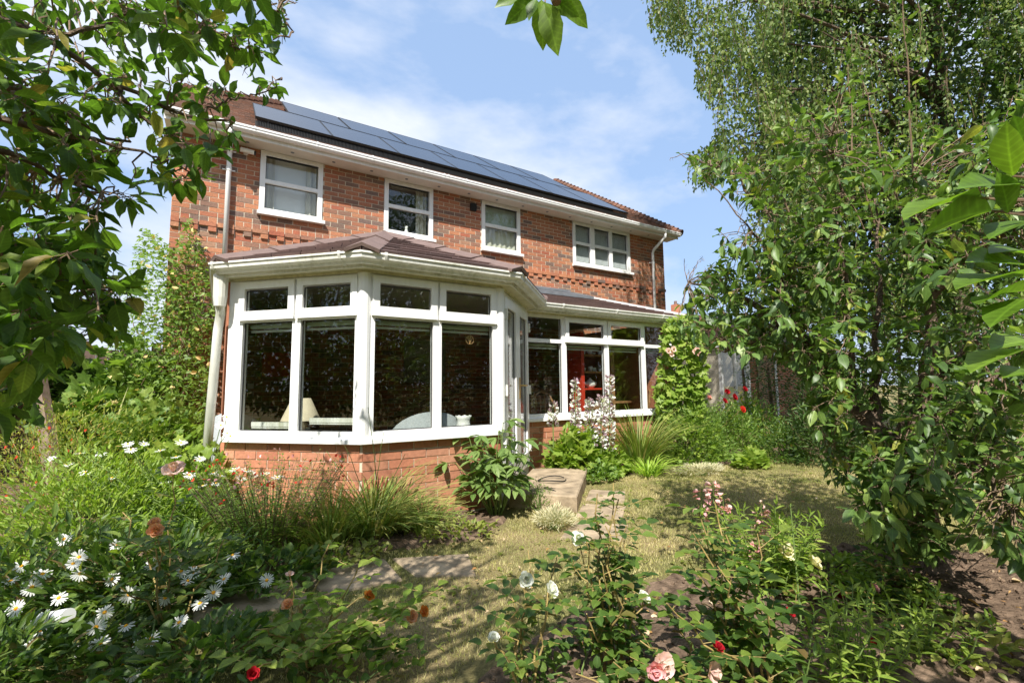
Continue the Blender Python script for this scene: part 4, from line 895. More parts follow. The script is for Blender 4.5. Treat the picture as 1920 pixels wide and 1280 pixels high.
# ================================================================== PLANT BUILDERS
def dome(lv, c, rx, ry, h, n, size, up=.5, shell=.45, sj=.3, z0=.04):
    """leaves spread through a bushy dome standing on the ground at c"""
    d = rdir(n, -.15, 1.); r = shell+(1-shell)*RNG.random(n)**.6; lump = 1+.16*np.sin(d[:, 0]*7+c[0]*5)*np.cos(d[:, 1]*6+d[:, 2]*5)
    r = r*lump; p = np.array(c)+d*r[:, None]*np.array([rx, ry, h]); p[:, 2] = np.maximum(p[:, 2], z0+RNG.random(n)*.05)
    dd = d*np.array([1, 1, .6])+np.array([0, 0, up])*RNG.uniform(.2, 1.3, n)[:, None]+RNG.normal(0, .45, (n, 3))
    lv.arr(p, dd, size*RNG.uniform(1-sj, 1+sj, n), RNG.normal(0, .6, n))
def stemset(b, c, rx, ry, h, n, r=.004, lean=.9):
    tops = []
    for _ in range(n):
        d = rdir(1, .25, 1.)[0]; e = np.array(c)+d*np.array([rx, ry, h])*U(.7, 1.); s_ = np.array(c)+np.array([U(-1, 1)*rx*.25, U(-1, 1)*ry*.25, 0])
        b.tube(curve3(s_, e, 0, 5, .01), [r, r, r*.9, r*.75, r*.5], 5); tops.append(e)
    return tops
def bush(name, label, cat, c, rx, ry, h, n, size, tm, mat, nobj=0, nst=14, stem='greenstem', up=.5, shell=.45, group=None):
    root = empty(name, c, label, cat, group); lv = Leaves(); dome(lv, c, rx, ry, h, n, size, up, shell); b = MB(); tops = stemset(b, c, rx, ry, h, nst); b.build('stem', stem, root)
    lv.finish(root, tm, mat, nobj); return root, tops
def leafy_stems(root, c, n, h, spread, size, step, tm, mat, nobj=0, stem='greenstem', r=.005, droop=0., hj=.25, start=.15, elev=.35):
    lv = Leaves(); b = MB(); tops = []
    for _ in range(n):
        a = U(0, 6.28); rr = spread*math.sqrt(U(0, 1)); hh = h*U(1-hj, 1.); s_ = np.array(c)+np.array([math.cos(a)*rr*.35, math.sin(a)*rr*.35, 0]); e = np.array(c)+np.array([math.cos(a)*rr, math.sin(a)*rr, hh])
        cv = curve3(s_, e, 0, 7, .006); bend = np.linspace(0, 1, 7)**2; cv[:, 0] += bend*math.cos(a)*droop; cv[:, 1] += bend*math.sin(a)*droop
        b.tube(cv, list(np.linspace(r, r*.4, 7)), 5); L_ = np.linalg.norm(e-s_); m = max(2, int(L_*(1-start)/step)); ph = U(0, 6)
        for i in range(m):
            f = start+(1-start)*(i+.5)/m; k = f*6; j = min(5, int(k)); p = cv[j]+(cv[j+1]-cv[j])*(k-j)
            for sd in (0, 1):
                an = ph+i*1.57+sd*3.14; lv.add(p, (math.cos(an), math.sin(an), elev+U(-.25, .25)+.6*(f > .9)), (0, 0, 1), size*U(.75, 1.2)*(1.1-.35*f), U(-.3, .3))
        lv.add(cv[-1], (U(-.3, .3), U(-.3, .3), 1), (1, 0, 0), size*.6); tops.append(cv[-1])
    b.build('stem', stem, root); lv.finish(root, tm, mat, nobj); return tops
def strap_clump(name, label, cat, c, n, ln, wd, spread, mat, nobj=0, upright=.8, arch=1.):
    """arching strap leaves: each one a ribbon; the longest are leaf parts of their own"""
    root = empty(name, c, label, cat); acc = MB(); segs = 6
    for k in range(n):
        a = U(0, 6.28); L_ = ln*U(.55, 1.1); tilt = U(.08, 1.)*spread; p = np.array(c)+np.array([math.cos(a), math.sin(a), 0])*U(0, .09)*(1+spread); d = np.array([math.cos(a)*tilt, math.sin(a)*tilt, upright]); d = nrm(d); sd = np.array([-math.sin(a), math.cos(a), 0]); vs = []
        for i in range(segs+1):
            f = i/segs; w_ = wd*(1-f**2.2)*U(.92, 1.05)*.5+.0006; vs += [p-sd*w_, p+sd*w_+Z3*.002]; p = p+d*L_/segs; d = nrm(d+np.array([math.cos(a)*.12*arch, math.sin(a)*.12*arch, -.20*arch*(.4+f)*(1.2-.4*upright)])); p[2] = max(p[2], .03)
        b = MB() if k < nobj else acc; b.add(vs, [(2*i, 2*i+1, 2*i+3, 2*i+2) for i in range(segs)])
        if k < nobj: b.build('leaf', mat, root, True)
    if acc.v: tag(acc.build('foliage', mat, root, True), kind='stuff')
    return root
# flower heads ----------------------------------------------------------
def ring_mesh(nm, n, r, tm, mat, elev, jit=.12, inner=.12):
    a = np.arange(n)*2*math.pi/n+RNG.normal(0, jit*.4, n); d = np.column_stack([np.cos(a), np.sin(a), np.tan(elev+RNG.normal(0, jit, n))]); p = nrm(d*np.array([1, 1, 0]))*r*inner
    return inst(nm, tm, p, frames(d, (0, 0, 1)), r*(1-inner)*RNG.uniform(.9, 1.06, n), mat)
disc = MB().lathe([(0, .0), (.22, .0), (.2, .08), (.11, .14), (0, .15)], (0, 0, 0), 12).mesh('flower_disc', 'yellow', smooth=True)
daisies = [ring_mesh('petals', 19, 1., 'petal', 'white', e, .16) for e in (.05, -.2, .3)]
def rose_mesh(mat, open_=.6):
    P, D, S_, = [], [], []
    for ring, (n, r, el, sz) in enumerate(((5, .10, 1.35, .75), (5, .22, 1.05, .85), (6, .32, .65*(1.3-open_), .9), (6, .4, .25*(1.3-open_), .85))):
        for k in range(n):
            a = 2*math.pi*k/n+ring*.6+U(-.1, .1); P.append((math.cos(a)*r*.5, math.sin(a)*r*.5, .12-.03*ring)); D.append((math.cos(a)*math.cos(el), math.sin(a)*math.cos(el), math.sin(el))); S_.append(sz*U(.9, 1.1))
    D = np.array(D); tm = leaf_tmpl([(.15, .2), (.5, .46), (.85, .40)], .35, -.35, .05)
    return inst('petals', tm, np.array(P), frames(D, (0, 0, 1)), np.array(S_), mat)
ROSE = {k: rose_mesh(k, o) for k, o in (('peach', .5), ('palepink', 1.2), ('orange', .4), ('red', .5), ('scarlet', .8), ('white', .6), ('pink', .5), ('cream_p', .9), ('darkred', .5))}
def head(parent, mesh, p, nr, r, name='flower', centre=True):
    o = bpy.data.objects.new(name, mesh); col.objects.link(o); o.parent = parent; O = np.array(ploc(parent)); z = nrm(np.array(nr, float)); x = nrm(np.cross(np.array([.3, 1, .2]), z)); y = np.cross(z, x); m = Matrix.Identity(4)
    for a in range(3): m[a][0], m[a][1], m[a][2], m[a][3] = x[a]*r, y[a]*r, z[a]*r, p[a]-O[a]
    o.matrix_basis = m
    if centre: c = bpy.data.objects.new('flower_centre', disc); col.objects.link(c); c.parent = o
    return o
def pinnate(lv, p, d, size, n=5):
    """compound rose leaf: a terminal leaflet and pairs along the stalk"""
    d = nrm(np.array(d, float)); sd = nrm(np.cross(d, Z3)+1e-6); st = size*.8
    for i in range((n-1)//2):
        q = np.array(p)+d*st*(1.+.95*i)
        for s_ in (-1, 1): lv.add(q, d*.55+sd*s_+Z3*U(-.2, .2), (0, 0, 1), size*U(.85, 1.1), U(-.3, .3))
    lv.add(np.array(p)+d*st*(1+.95*((n-1)//2)), d, (0, 0, 1), size*1.15, U(-.3, .3))
def rose_bush(name, label, c, canes, size, flowers, mat='rose', cat='rose bush', nobj=60, stem='canestem', step=.07, r=.005):
    """canes: list of end points; flowers: (position, mesh key, radius, facing)"""
    root = empty(name, c, label, cat); lv = Leaves(); b = MB(); c = np.array(c, float)
    for e in list(canes)+[f[0] for f in flowers]:
        e = np.array(e, float); cv = curve3(c+np.array([U(-.05, .05), U(-.05, .05), 0]), e, U(.0, .06), 8, .012); b.tube(cv, list(np.linspace(r, r*.45, 8)), 6); L_ = np.linalg.norm(e-c); m = max(3, int(L_*.85/step)); ph = U(0, 6)
        for i in range(m):
            f = .18+.80*(i+.5)/m; k = f*7; j = min(6, int(k)); p = cv[j]+(cv[j+1]-cv[j])*(k-j); an = ph+i*2.4; dd = np.array([math.cos(an), math.sin(an), U(.0, .55)]); s_ = size*U(.7, 1.15)
            b.tube([p, p+nrm(dd)*s_*2.4], [.0016, .001], 4); pinnate(lv, p, dd, s_, 5)
    b.build('stem', stem, root); lv.finish(root, 'round', mat, nobj, name='foliage', leafname='leaflet', minpx=9)
    for p, k, rr, nr in flowers: head(root, ROSE[k], np.array(p), nr, rr, 'flower', False)
    return root
def bells(root, pts, dirs, size, tm, mat, name='blossom', single=False):
    pts = np.array(pts); o = link(bpy.data.objects.new(name, inst(name, tm, pts, frames(np.array(dirs), (.2, .1, 1.), RNG.random(len(pts))*6), np.broadcast_to(size, len(pts)), mat, np.array(ploc(root)))), root)
    o['kind'] = 'stuff'; return o

# ================================================================== BED BY THE HOUSE, LEFT OF THE BAY
root, tops = bush('fuchsia_bush', 'broad yellow green fuchsia bush with small red flowers by the fence', 'bush', (-1.2, -2.2, 0), 1.05, .85, 1.08, 9500, .042, 'lanceq', 'fuchsia', 0, 40, 'canestem', .7)
bells(root, [t_+np.array([U(-.1, .1), U(-.12, 0), U(-.15, 0)]) for t_ in tops], [(U(-.2, .2), U(-.2, .2), -1) for _ in tops], .032, 'blob', 'scarlet', 'flower')
root, _ = bush('phlox_clump', 'dense light green leafy clump in front of the fuchsia', 'plant', (-.75, -3.35, 0), .72, .5, .72, 4600, .055, 'lance', 'lime', 120, 40, up=.9)
root, _ = bush('mallow_plant', 'lobed pale green leaves spilling round the left corner of the bay', 'plant', (-.2, -3.02, 0), .42, .42, .72, 800, .085, 'lobed', 'lime', 90, 16, up=.4)
root, _ = bush('anemone_clump', 'mid green leafy clump beside the weathered downpipe', 'plant', (-.55, -1.75, 0), .62, .7, 1.05, 3200, .07, 'lobed', 'mid', 40, 20, up=.5)
strap_clump('iris_clump', 'upright sword leaves standing among the fuchsia by the fence', 'plant', (-1.0, -1.5, 0), 34, 1.2, .035, .35, 'strap', 20, 1.2, .5)
root, _ = bush('fig_bush', 'dark green shrub with big lobed leaves against the board fence', 'shrub', (-1.05, -.15, .3), .75, .45, 1.35, 900, .15, 'lobed', 'mid', 60, 12, 'twig')
# honeysuckle on the house corner
hs = empty('honeysuckle', (-.55, -.25, 0), 'honeysuckle climbing the left corner of the brick wall', 'climber')
hmask = [(268, 425), (300, 445), (330, 470), (350, 400), (372, 440), (398, 520), (402, 600), (395, 790), (240, 790), (190, 700), (215, 610), (240, 520)]
q = sample_poly(hmask, 6500); dep = np.array([float(np.interp(y, [400, 800], [7.0, 6.3]))+U(-.75, .35) for x, y in q]); P_ = np.array([(lambda p: p if (p[1] < -.05 or p[0] < -.8) else onY(x, y, -U(.04, .45)))(PD(x, y, d)) for (x, y), d in zip(q, dep)]); lv = Leaves(); lv.arr(P_, rdir(len(P_), -.8, .4)+np.array([0, -.5, 0]), RNG.uniform(.05, .085, len(P_)), RNG.normal(0, .8, len(P_)))
b = MB()
for i in range(16):
    e = P_[RNG.integers(len(P_))]; b.tube(curve3((-.6+U(-.3, .3), -.2+U(-.1, .1), 0), e, 0, 8, .06), [.012, .011, .01, .009, .008, .006, .005, .003], 5)
b.build('stem', 'twig', hs); lv.finish(hs, ['lanceq', 'birch'], 'mid', 0)
sel_ = RNG.integers(0, len(P_), 110); bells(hs, P_[sel_]+np.array([0, -.05, 0]), rdir(110, -.2, 1.), .07, 'blob', 'honey', 'flower')
# shasta daisies in the shade
dz = empty('daisy_clump', (-.35, -4.75, 0), 'tall white daisy clump leaning out of the shaded left bed', 'daisies'); lv = Leaves(); dome(lv, (-.3, -4.65, 0), .58, .36, .40, 1300, .085, .7, .3); dome(lv, (-.75, -4.5, 0), .55, .42, .46, 1100, .08, .7, .3)
b = MB()
dl = [(500, 1087, 2.55), (150, 1075, 2.3), (80, 1075, 2.25), (352, 1088, 2.35), (362, 1072, 2.4), (436, 1040, 2.6), (92, 1157, 2.1), (266, 1212, 1.95), (284, 1196, 1.97), (196, 1147, 2.1), (242, 1113, 2.2), (20, 1088, 2.2), (137, 1056, 2.35), (336, 1166, 2.1), (452, 1156, 2.2), (236, 1172, 2.05), (76, 1182, 2.0), (246, 1264, 1.85), (158, 1212, 1.95), (188, 1205, 1.95), (340, 1070, 2.45), (148, 1044, 2.4), (60, 1100, 2.2), (232, 1245, 1.9), (300, 1215, 1.98), (40, 1060, 2.3), (110, 1120, 2.1), (210, 1085, 2.3), (285, 1060, 2.4), (400, 1110, 2.3), (180, 1175, 2.0), (30, 1140, 2.1), (310, 1120, 2.2), (120, 1010, 2.5), (220, 1020, 2.5), (60, 1210, 1.95), (375, 1130, 2.2), (420, 1085, 2.4)]
for x, y, d in dl:
    p = PD(x, y, d); s_ = np.array([-.35+U(-.4, .35), -4.75+U(-.25, .25), 0]); b.tube(curve3(s_, p, .03, 6, .012), [.004, .004, .0035, .003, .003, .0025], 5)
    nr = nrm(np.array([U(-.6, .5), U(-1.1, -.1), U(.35, 1.1)])); head(dz, random.choice(daisies), p, nr, U(.034, .042))
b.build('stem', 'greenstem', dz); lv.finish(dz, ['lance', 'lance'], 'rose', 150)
d2 = empty('daisy_clump', (-.1, -3.55, 0), 'sunlit white daisies at the foot of the bay corner', 'daisies'); lv = Leaves(); dome(lv, (-.1, -3.55, 0), .42, .3, .38, 900, .07, .7, .3); b = MB()
for x, y in [(270, 832), (190, 849), (245, 843), (330, 856), (126, 871), (287, 880), (400, 886), (412, 892), (462, 882), (474, 892), (452, 897), (470, 884), (426, 812), (440, 880), (405, 905), (497, 888), (240, 832), (355, 890), (60, 880), (95, 860), (160, 885), (210, 895), (310, 905), (375, 860), (150, 850), (340, 830), (300, 845), (520, 895), (380, 910)]:
    p = PD(x, y, U(3.35, 3.7)); b.tube(curve3((-.1+U(-.3, .3), -3.55+U(-.2, .2), 0), p, .02, 5, .01), .003, 5); head(d2, random.choice(daisies), p, (U(-.4, .4), U(-.5, .1), 1), U(.035, .045))
for x, y in [(425, 781), (414, 797), (432, 817)]:
    p = PD(x, y, 3.7); b.tube(curve3((-.1, -3.3, 0), p, .02, 5, .01), .003, 5); head(d2, random.choice(daisies), p, (-.2, -.7, .6), .038)
b.build('stem', 'greenstem', d2); lv.finish(d2, 'lance', 'mid', 60)
rose_bush('rose_bush', 'tall rose in the shaded left bed with orange and pale pink blooms', (-.15, -5.15, 0), [PD(230, 960, 2.35), PD(420, 1010, 2.3), PD(180, 1090, 2.0)], .055, [(PD(326, 884, 2.35), 'palepink', .052, (-.1, -.5, .8)), (PD(291, 996, 2.15), 'peach', .036, (.1, -.7, .5)), (PD(290, 982, 2.17), 'peach', .028, (0, -.5, .8))])
# ================================================================== BED IN FRONT OF THE BAY
sv = empty('salvia_clump', (.38, -4.12, 0), 'airy salvia clump dotted with small red and pink flowers', 'plant'); tp = leafy_stems(sv, (.34, -4.12, 0), 150, .66, .5, .042, .03, 'lanceq', 'mid', 0, 'twig', .003, .06)
tp = np.array(tp); bells(sv, np.concatenate([tp[:34]+RNG.normal(0, .02, (34, 3)), tp[:20]-np.array([0, 0, .05])]), rdir(54, -.2, 1), .026, 'blob', 'scarlet', 'flower'); bells(sv, tp[44:66]+RNG.normal(0, .02, (22, 3)), rdir(22, 0, 1), .03, 'blob', 'pink', 'flower')
lv = Leaves(); dome(lv, (.3, -4.15, 0), .5, .3, .42, 3000, .04, .6, .3); lv.finish(sv, 'lanceq', 'mid', 0)
ag = strap_clump('agapanthus_clump', 'arching strappy green clump in front of the bay brick wall', 'plant', (1.05, -4.2, 0), 480, .68, .011, 1.0, 'strap', 60, .85, 1.1); b = MB()
for (x, y, d) in ((690, 763, 3.4), (646, 835, 3.5), (760, 850, 3.5), (720, 810, 3.45), (612, 845, 3.6)): b.tube(curve3((1.02+U(-.1, .1), -4.2, 0), PD(x, y, d), .04, 7, .004), [.004, .004, .0035, .003, .0028, .0025, .002], 5)
b.build('flower_stalk', 'greenstem', ag)
strap_clump('crocosmia_clump', 'looser grassy clump between the salvia and the strappy clump', 'plant', (.72, -4.28, 0), 200, .58, .009, .85, 'strap', 30, .9, .9)
strap_clump('sedge_tuft', 'short grassy tuft at the right of the strappy clump', 'plant', (1.42, -4.28, 0), 170, .42, .010, .95, 'strap', 20, .8, 1.1)
bush('low_herb', 'low green weeds at the foot of the bay brick wall', 'weeds', (1.55, -4.2, 0), .32, .2, .16, 500, .03, 'lanceq', 'weed', 0, 6)
# peony: upright stems with three-part leaves
pc = onZ(930, 965, 0); pn = empty('peony_plant', pc, 'leafy green peony standing in front of the glazed doors', 'plant'); lv = Leaves(); b = MB()
for i in range(26):
    a = i*2.4; rr = .40*math.sqrt((i+.5)/26); hh = .88*(1-.45*(rr/.40)**2)*U(.8, 1.02); e = pc+np.array([math.cos(a)*rr, math.sin(a)*rr, hh]); cv = curve3(pc+np.array([math.cos(a)*.05, math.sin(a)*.05, 0]), e, .03, 7, .008); b.tube(cv, list(np.linspace(.007, .003, 7)), 6)
    for j in range(3 if i % 2 else 4):
        f = .42+.19*j; k = min(5.99, f*6); p = cv[int(k)]+(cv[min(6, int(k)+1)]-cv[int(k)])*(k-int(k)); an = a+j*2.3+U(-.4, .4); pd = nrm(np.array([math.cos(an), math.sin(an), U(.1, .5)])); q = p+pd*U(.06, .10); b.tube([p, q], .0025, 4)
        for s_ in (-.8, 0, .8):
            dd = np.array([math.cos(an+s_), math.sin(an+s_), U(-.45, .25)]); lv.add(q, dd, (0, 0, 1), U(.12, .165), U(-.3, .3))
            if s_ == 0: lv.add(q+nrm(dd)*.03, dd+np.array([.3*math.sin(an), -.3*math.cos(an), .1]), (0, 0, 1), .09)
b.build('stem', 'greenstem', pn); TP['peonyleaf'] = leaf_tmpl([(.15, .10), (.4, .20), (.65, .19), (.85, .10)], .25, .25, .03); lv.finish(pn, 'peonyleaf', 'peony', 200)
bush('oregano_clump', 'small bright green herb tuft beside the concrete step', 'plant', tuple(onZ(1010, 955, 0)), .17, .15, .27, 750, .024, 'lanceq', 'mid', 0, 30, up=1.)
bush('silver_clump', 'wispy silver grey clump at the edge of the path', 'plant', tuple(onZ(1042, 990, 0)), .16, .14, .16, 1500, .05, 'needle', 'silver', 0, 20, up=1.)
# ================================================================== BORDER ALONG THE LEAN-TO
ac = empty('acanthus_plant', (4.05, -3.1, 0), 'acanthus with tall white and mauve flower spikes under the lean-to windows', 'plant'); lv = Leaves(); dome(lv, (4.0, -3.12, 0), .46, .34, .62, 850, .115, .35, .5); dome(lv, (4.35, -3.3, 0), .35, .25, .35, 380, .09, .35, .5); b = MB(); stemset(b, (4.0, -3.12, 0), .4, .3, .5, 16)
for (x, yt, yb, d) in ((1079, 713, 830, 6.1), (1143, 707, 850, 6.15), (1127, 745, 840, 6.0), (1105, 750, 830, 6.2), (1037, 757, 800, 6.0)):
    t0, t1 = PD(x, yt, d), PD(x, yb, d); b.tube([(t1[0], t1[1], 0.1), t1, t0], [.009, .008, .004], 6); m = int((t0[2]-t1[2])*260); f = RNG.random(m); a = RNG.random(m)*6.28; rr = .062*(1.05-.6*f)+.012
    pts = np.column_stack([t1[0]+(t0[0]-t1[0])*f+np.cos(a)*rr*.5, t1[1]+(t0[1]-t1[1])*f+np.sin(a)*rr*.5, t1[2]+(t0[2]-t1[2])*f]); dr = np.column_stack([np.cos(a), np.sin(a), .25+0*a])
    sp = bells(ac, pts[::2], dr[::2], .055, 'blob', 'white', 'flower_spike'); bells(sp, pts[1::2]+np.array([0, 0, .012]), dr[1::2]+np.array([0, 0, .4]), .05, 'blob', 'mauve', 'bract')
b.build('stem', 'greenstem', ac); lv.finish(ac, ['peonyleaf', 'lobed'], 'lime', 60)
strap_clump('daylily_clump', 'fountain of narrow daylily leaves right of the acanthus', 'plant', (5.0, -3.25, 0), 420, .95, .014, .75, 'strap', 70, 1.1, .9)
strap_clump('spider_grass', 'short yellow striped grass tuft at the lawn edge', 'plant', (4.75, -3.62, 0), 130, .42, .016, .9, 'lime', 40, .7, 1.2)
bush('strawberry_patch', 'low leafy patch at the corner of the concrete step', 'plant', (3.95, -3.55, 0), .33, .2, .2, 420, .055, 'round', 'mid', 40, 8)
fe = bush('feathery_shrub', 'feathery bright green shrub in front of the red roses', 'shrub', (6.1, -3.3, 0), .66, .52, 1.02, 7500, .055, 'lanceq', 'mid', 0, 40, up=.9)[0]
lv = Leaves(); dome(lv, (5.95, -3.4, 0), .5, .4, .75, 500, .07, .4, .5); lv.finish(fe, 'round', 'lime', 30)
bush('border_shrub', 'rounded mid green shrub in the border right of the red roses', 'shrub', (7.3, -3.15, 0), .6, .5, .8, 3600, .065, 'lance', 'mid', 0, 20, 'twig')
bush('border_shrub', 'taller shrub in the border beside the porch of the outbuilding', 'shrub', (8.5, -2.7, 0), .7, .6, .95, 3600, .075, 'lance', 'apple', 0, 20, 'twig')
bush('border_shrub', 'low leafy shrub at the shaded back of the lawn', 'shrub', (7.35, -3.95, 0), .55, .35, .6, 2200, .06, 'lance', 'rose', 0, 16, 'twig')
bush('geranium_plant', 'pale lobed leaves at the front of the border by the lawn', 'plant', (6.35, -4.05, 0), .3, .2, .26, 170, .10, 'lobed', 'lime', 30, 8)
bush('silver_mat', 'pale silver carpet plant spilling onto the lawn edge', 'plant', (5.35, -3.95, 0), .42, .2, .09, 2200, .05, 'needle', 'silver', 0, 5, up=1.)
rose_bush('rose_bush', 'red rose bush behind the feathery shrub near the porch', (6.75, -2.75, 0), [(6.6, -2.9, 1.15), (7.0, -2.8, 1.2)], .045, [(PD(1362, 735, 7.4), 'red', .05, (-.3, -.8, .3)), (PD(1375, 745, 7.4), 'red', .06, (0, -.8, .2)), (PD(1395, 730, 7.5), 'red', .05, (0, -.8, .4)), (PD(1328, 746, 7.2), 'pink', .05, (0, -.8, .3)), (PD(1357, 752, 7.3), 'red', .05, (0, -.8, .3)), (PD(1390, 768, 7.3), 'scarlet', .06, (0, -.8, .3))], nobj=0)
cm = empty('climbing_mallow', (6.45, -2.95, 0), 'pale green lobed climber with pink flowers covering the lean-to corner', 'climber')
cmask = [(1245, 600), (1290, 590), (1320, 640), (1328, 700), (1320, 790), (1232, 790), (1228, 720), (1240, 660)]; q = sample_poly(cmask, 800); P_ = np.array([PD(x, y, U(6.95, 7.4)) for x, y in q]); lv = Leaves(); lv.arr(P_, rdir(len(P_), -.8, .2)+np.array([-.2, -.7, 0]), RNG.uniform(.08, .13, len(P_)), RNG.normal(0, .4, len(P_)), (-.3, -.8, .6)); lv.finish(cm, 'lobed', 'lime', 60)
b = MB()
for i in range(14): b.tube(curve3((6.45+U(-.2, .2), -2.95, 0), P_[i*20], .0, 6, .03), .006, 5)
b.build('stem', 'greenstem', cm)
for x, y in ((1252, 658), (1262, 655), (1258, 664), (1302, 660), (1310, 664), (1306, 656)): head(cm, ROSE['palepink'], PD(x, y, 6.9), (-.3, -.9, .3), .045, 'flower', False)
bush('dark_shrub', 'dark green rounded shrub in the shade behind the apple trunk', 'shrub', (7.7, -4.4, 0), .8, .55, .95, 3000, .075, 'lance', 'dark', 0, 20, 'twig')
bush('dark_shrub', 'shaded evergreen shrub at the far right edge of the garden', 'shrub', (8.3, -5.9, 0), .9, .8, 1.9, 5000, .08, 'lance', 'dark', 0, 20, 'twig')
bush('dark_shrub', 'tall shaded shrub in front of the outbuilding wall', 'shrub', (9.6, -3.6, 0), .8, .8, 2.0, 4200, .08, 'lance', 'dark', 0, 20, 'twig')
# ================================================================== ROSES AND PERENNIALS IN THE FOREGROUND
rose_bush('rose_bush', 'sprawling rose at the bottom left with orange and red blooms', (.33, -5.75, 0), [PD(705, 1165, 1.95), PD(548, 1090, 2.0), PD(617, 1020, 2.1), PD(480, 1180, 1.8), PD(640, 1200, 1.75), PD(760, 1220, 1.8), PD(700, 1040, 2.15), PD(560, 1230, 1.6), PD(830, 1100, 2.0)], 0.053, 
          [(PD(690, 1118, 2.0), 'orange', .026, (.2, -.6, .6)), (PD(770, 1156, 1.95), 'peach', .028, (.1, -.8, .4)), (PD(792, 1145, 1.97), 'orange', .026, (.3, -.8, .3)), (PD(540, 1135, 1.9), 'peach', .026, (-.3, -.5, .8)), (PD(474, 1262, 1.6), 'red', .022, (0, -.7, .4)), (PD(543, 1078, 2.0), 'palepink', .018, (0, -.2, 1))], 'roselime', nobj=140)
rose_bush('rose_bush', 'slim rose with white blooms left of the central stems', (.98, -6.42, 0), [PD(990, 1030, 2.00), PD(960, 1120, 1.76), PD(1045, 1040, 1.92), PD(950, 1170, 1.68)], 0.047, [(PD(985, 1088, 1.80), 'white', .032, (-.2, -.7, .5)), (PD(1030, 1108, 1.80), 'white', .034, (.3, -.6, .5)), (PD(926, 1198, 1.52), 'white', .022, (-.2, -.3, 1))], nobj=80)
rose_bush('rose_bush', 'tall upright rose stems at the centre in front of the lawn', (1.38, -6.5, 0), [PD(1150, 905, 2.03), PD(1160, 935, 1.95), PD(1120, 925, 1.95), PD(1175, 985, 1.9), PD(1145, 1000, 1.87), PD(1170, 1010, 1.95), PD(1130, 1060, 1.79), PD(1185, 1075, 1.87), PD(1075, 1050, 1.83), PD(1240, 1110, 1.79), PD(1115, 960, 1.95), PD(1095, 1000, 1.87), PD(1135, 985, 1.83), PD(1160, 1120, 1.72), PD(1100, 1150, 1.68)], 0.047, [(PD(1205, 1122, 1.79), 'white', .028, (.2, -.5, .7)), (PD(1085, 1012, 2.03), 'white', .036, (-.4, -.5, .6))], nobj=110)
rose_bush('rose_bush', 'dark leaved rose stems right of centre below the pink penstemon', (1.78, -6.85, 0), [PD(1310, 960, 1.95), PD(1325, 1010, 1.87), PD(1290, 1050, 1.79), PD(1360, 1000, 1.87), PD(1400, 1060, 1.79), PD(1380, 1120, 1.64), PD(1250, 1130, 1.64), PD(1440, 1150, 1.64), PD(1340, 940, 1.91), PD(1300, 1000, 1.79), PD(1345, 1060, 1.72), PD(1420, 1000, 1.87)], 0.055, [(PD(1345, 1215, 1.48), 'red', .02, (0, -.5, .8))], nobj=110)
rose_bush('rose_bush', 'low rose at the bottom edge with two drooping pink blooms', (1.45, -6.75, 0), [PD(1150, 1240, 1.6), PD(1300, 1190, 1.75), PD(1200, 1200, 1.7), PD(1380, 1230, 1.65), PD(1290, 1262, 1.5), PD(1080, 1262, 1.6)], 0.047, [(PD(1240, 1243, 1.6), 'palepink', .042, (-.3, -.8, .1)), (PD(1228, 1252, 1.58), 'pink', .034, (-.5, -.7, .0)), (PD(1332, 1258, 1.55), 'palepink', .036, (.1, -.8, .1))], nobj=80)
rose_bush('rose_bush', 'cream flowered rose beside the lawn right of the penstemon', (2.75, -6.3, 0), [PD(1500, 1110, 2.5), PD(1450, 1120, 2.4)], 0.047, [(PD(1470, 1034, 2.45), 'cream_p', .052, (-.2, -.7, .5)), (PD(1523, 1056, 2.45), 'cream_p', .044, (.3, -.6, .6))], nobj=30)
rose_bush('rose_bush', 'dark red rose near the foot of the apple trunk', (3.3, -6.85, 0), [PD(1700, 1130, 2.3), PD(1640, 1140, 2.2), PD(1790, 1140, 2.3), PD(1660, 1000, 2.35), PD(1600, 1060, 2.3)], 0.047, [(PD(1790, 1192, 2.2), 'red', .026, (0, -.7, .5)), (PD(1756, 1216, 2.1), 'darkred', .026, (0, -.7, .5)), (PD(1800, 1186, 2.2), 'red', .022, (.2, -.6, .5)), (PD(1633, 1206, 2.0), 'red', .024, (0, -.6, .5)), (PD(1570, 1115, 2.3), 'darkred', .03, (0, -.6, .5)), (PD(1478, 1150, 2.2), 'red', .026, (0, -.6, .5)), (PD(1636, 1104, 2.4), 'pink', .028, (0, -.6, .5))], nobj=60)
# penstemon
pe = empty('penstemon_clump', tuple(onZ(1425, 1115, 0)), 'bright green penstemon clump with pale pink flower spikes', 'plant'); pcn = onZ(1430, 1110, 0); leafy_stems(pe, pcn, 34, .46, .34, .075, .03, 'lance', 'lime', 120, 'greenstem', .004)
for (x, yt, yb, d) in ((1315, 915, 975, 2.9), (1338, 905, 940, 2.95), (1356, 935, 960, 2.9), (1427, 940, 1010, 2.85), (1436, 990, 1045, 2.8), (1408, 1010, 1040, 2.8), (1450, 965, 1000, 2.85)):
    t0, t1 = PD(x, yt, d), PD(x, yb, d); m = 16; f = RNG.random(m); a = RNG.random(m)*6.28; pts = t1+(t0-t1)*f[:, None]+np.column_stack([np.cos(a)*.02, np.sin(a)*.02, 0*a]); MB().tube([pcn+np.array([U(-.15, .1), U(-.1, .1), 0]), t1, t0], [.004, .003, .002], 5).build('stem', 'greenstem', pe); bells(pe, pts, np.column_stack([np.cos(a), np.sin(a), -.2+0*a]), .036, 'blob', 'pink', 'flower_spike'); bells(pe, pts[:7], np.column_stack([np.cos(a), np.sin(a), .3+0*a])[:7], .03, 'blob', 'palepink', 'flower_spike')
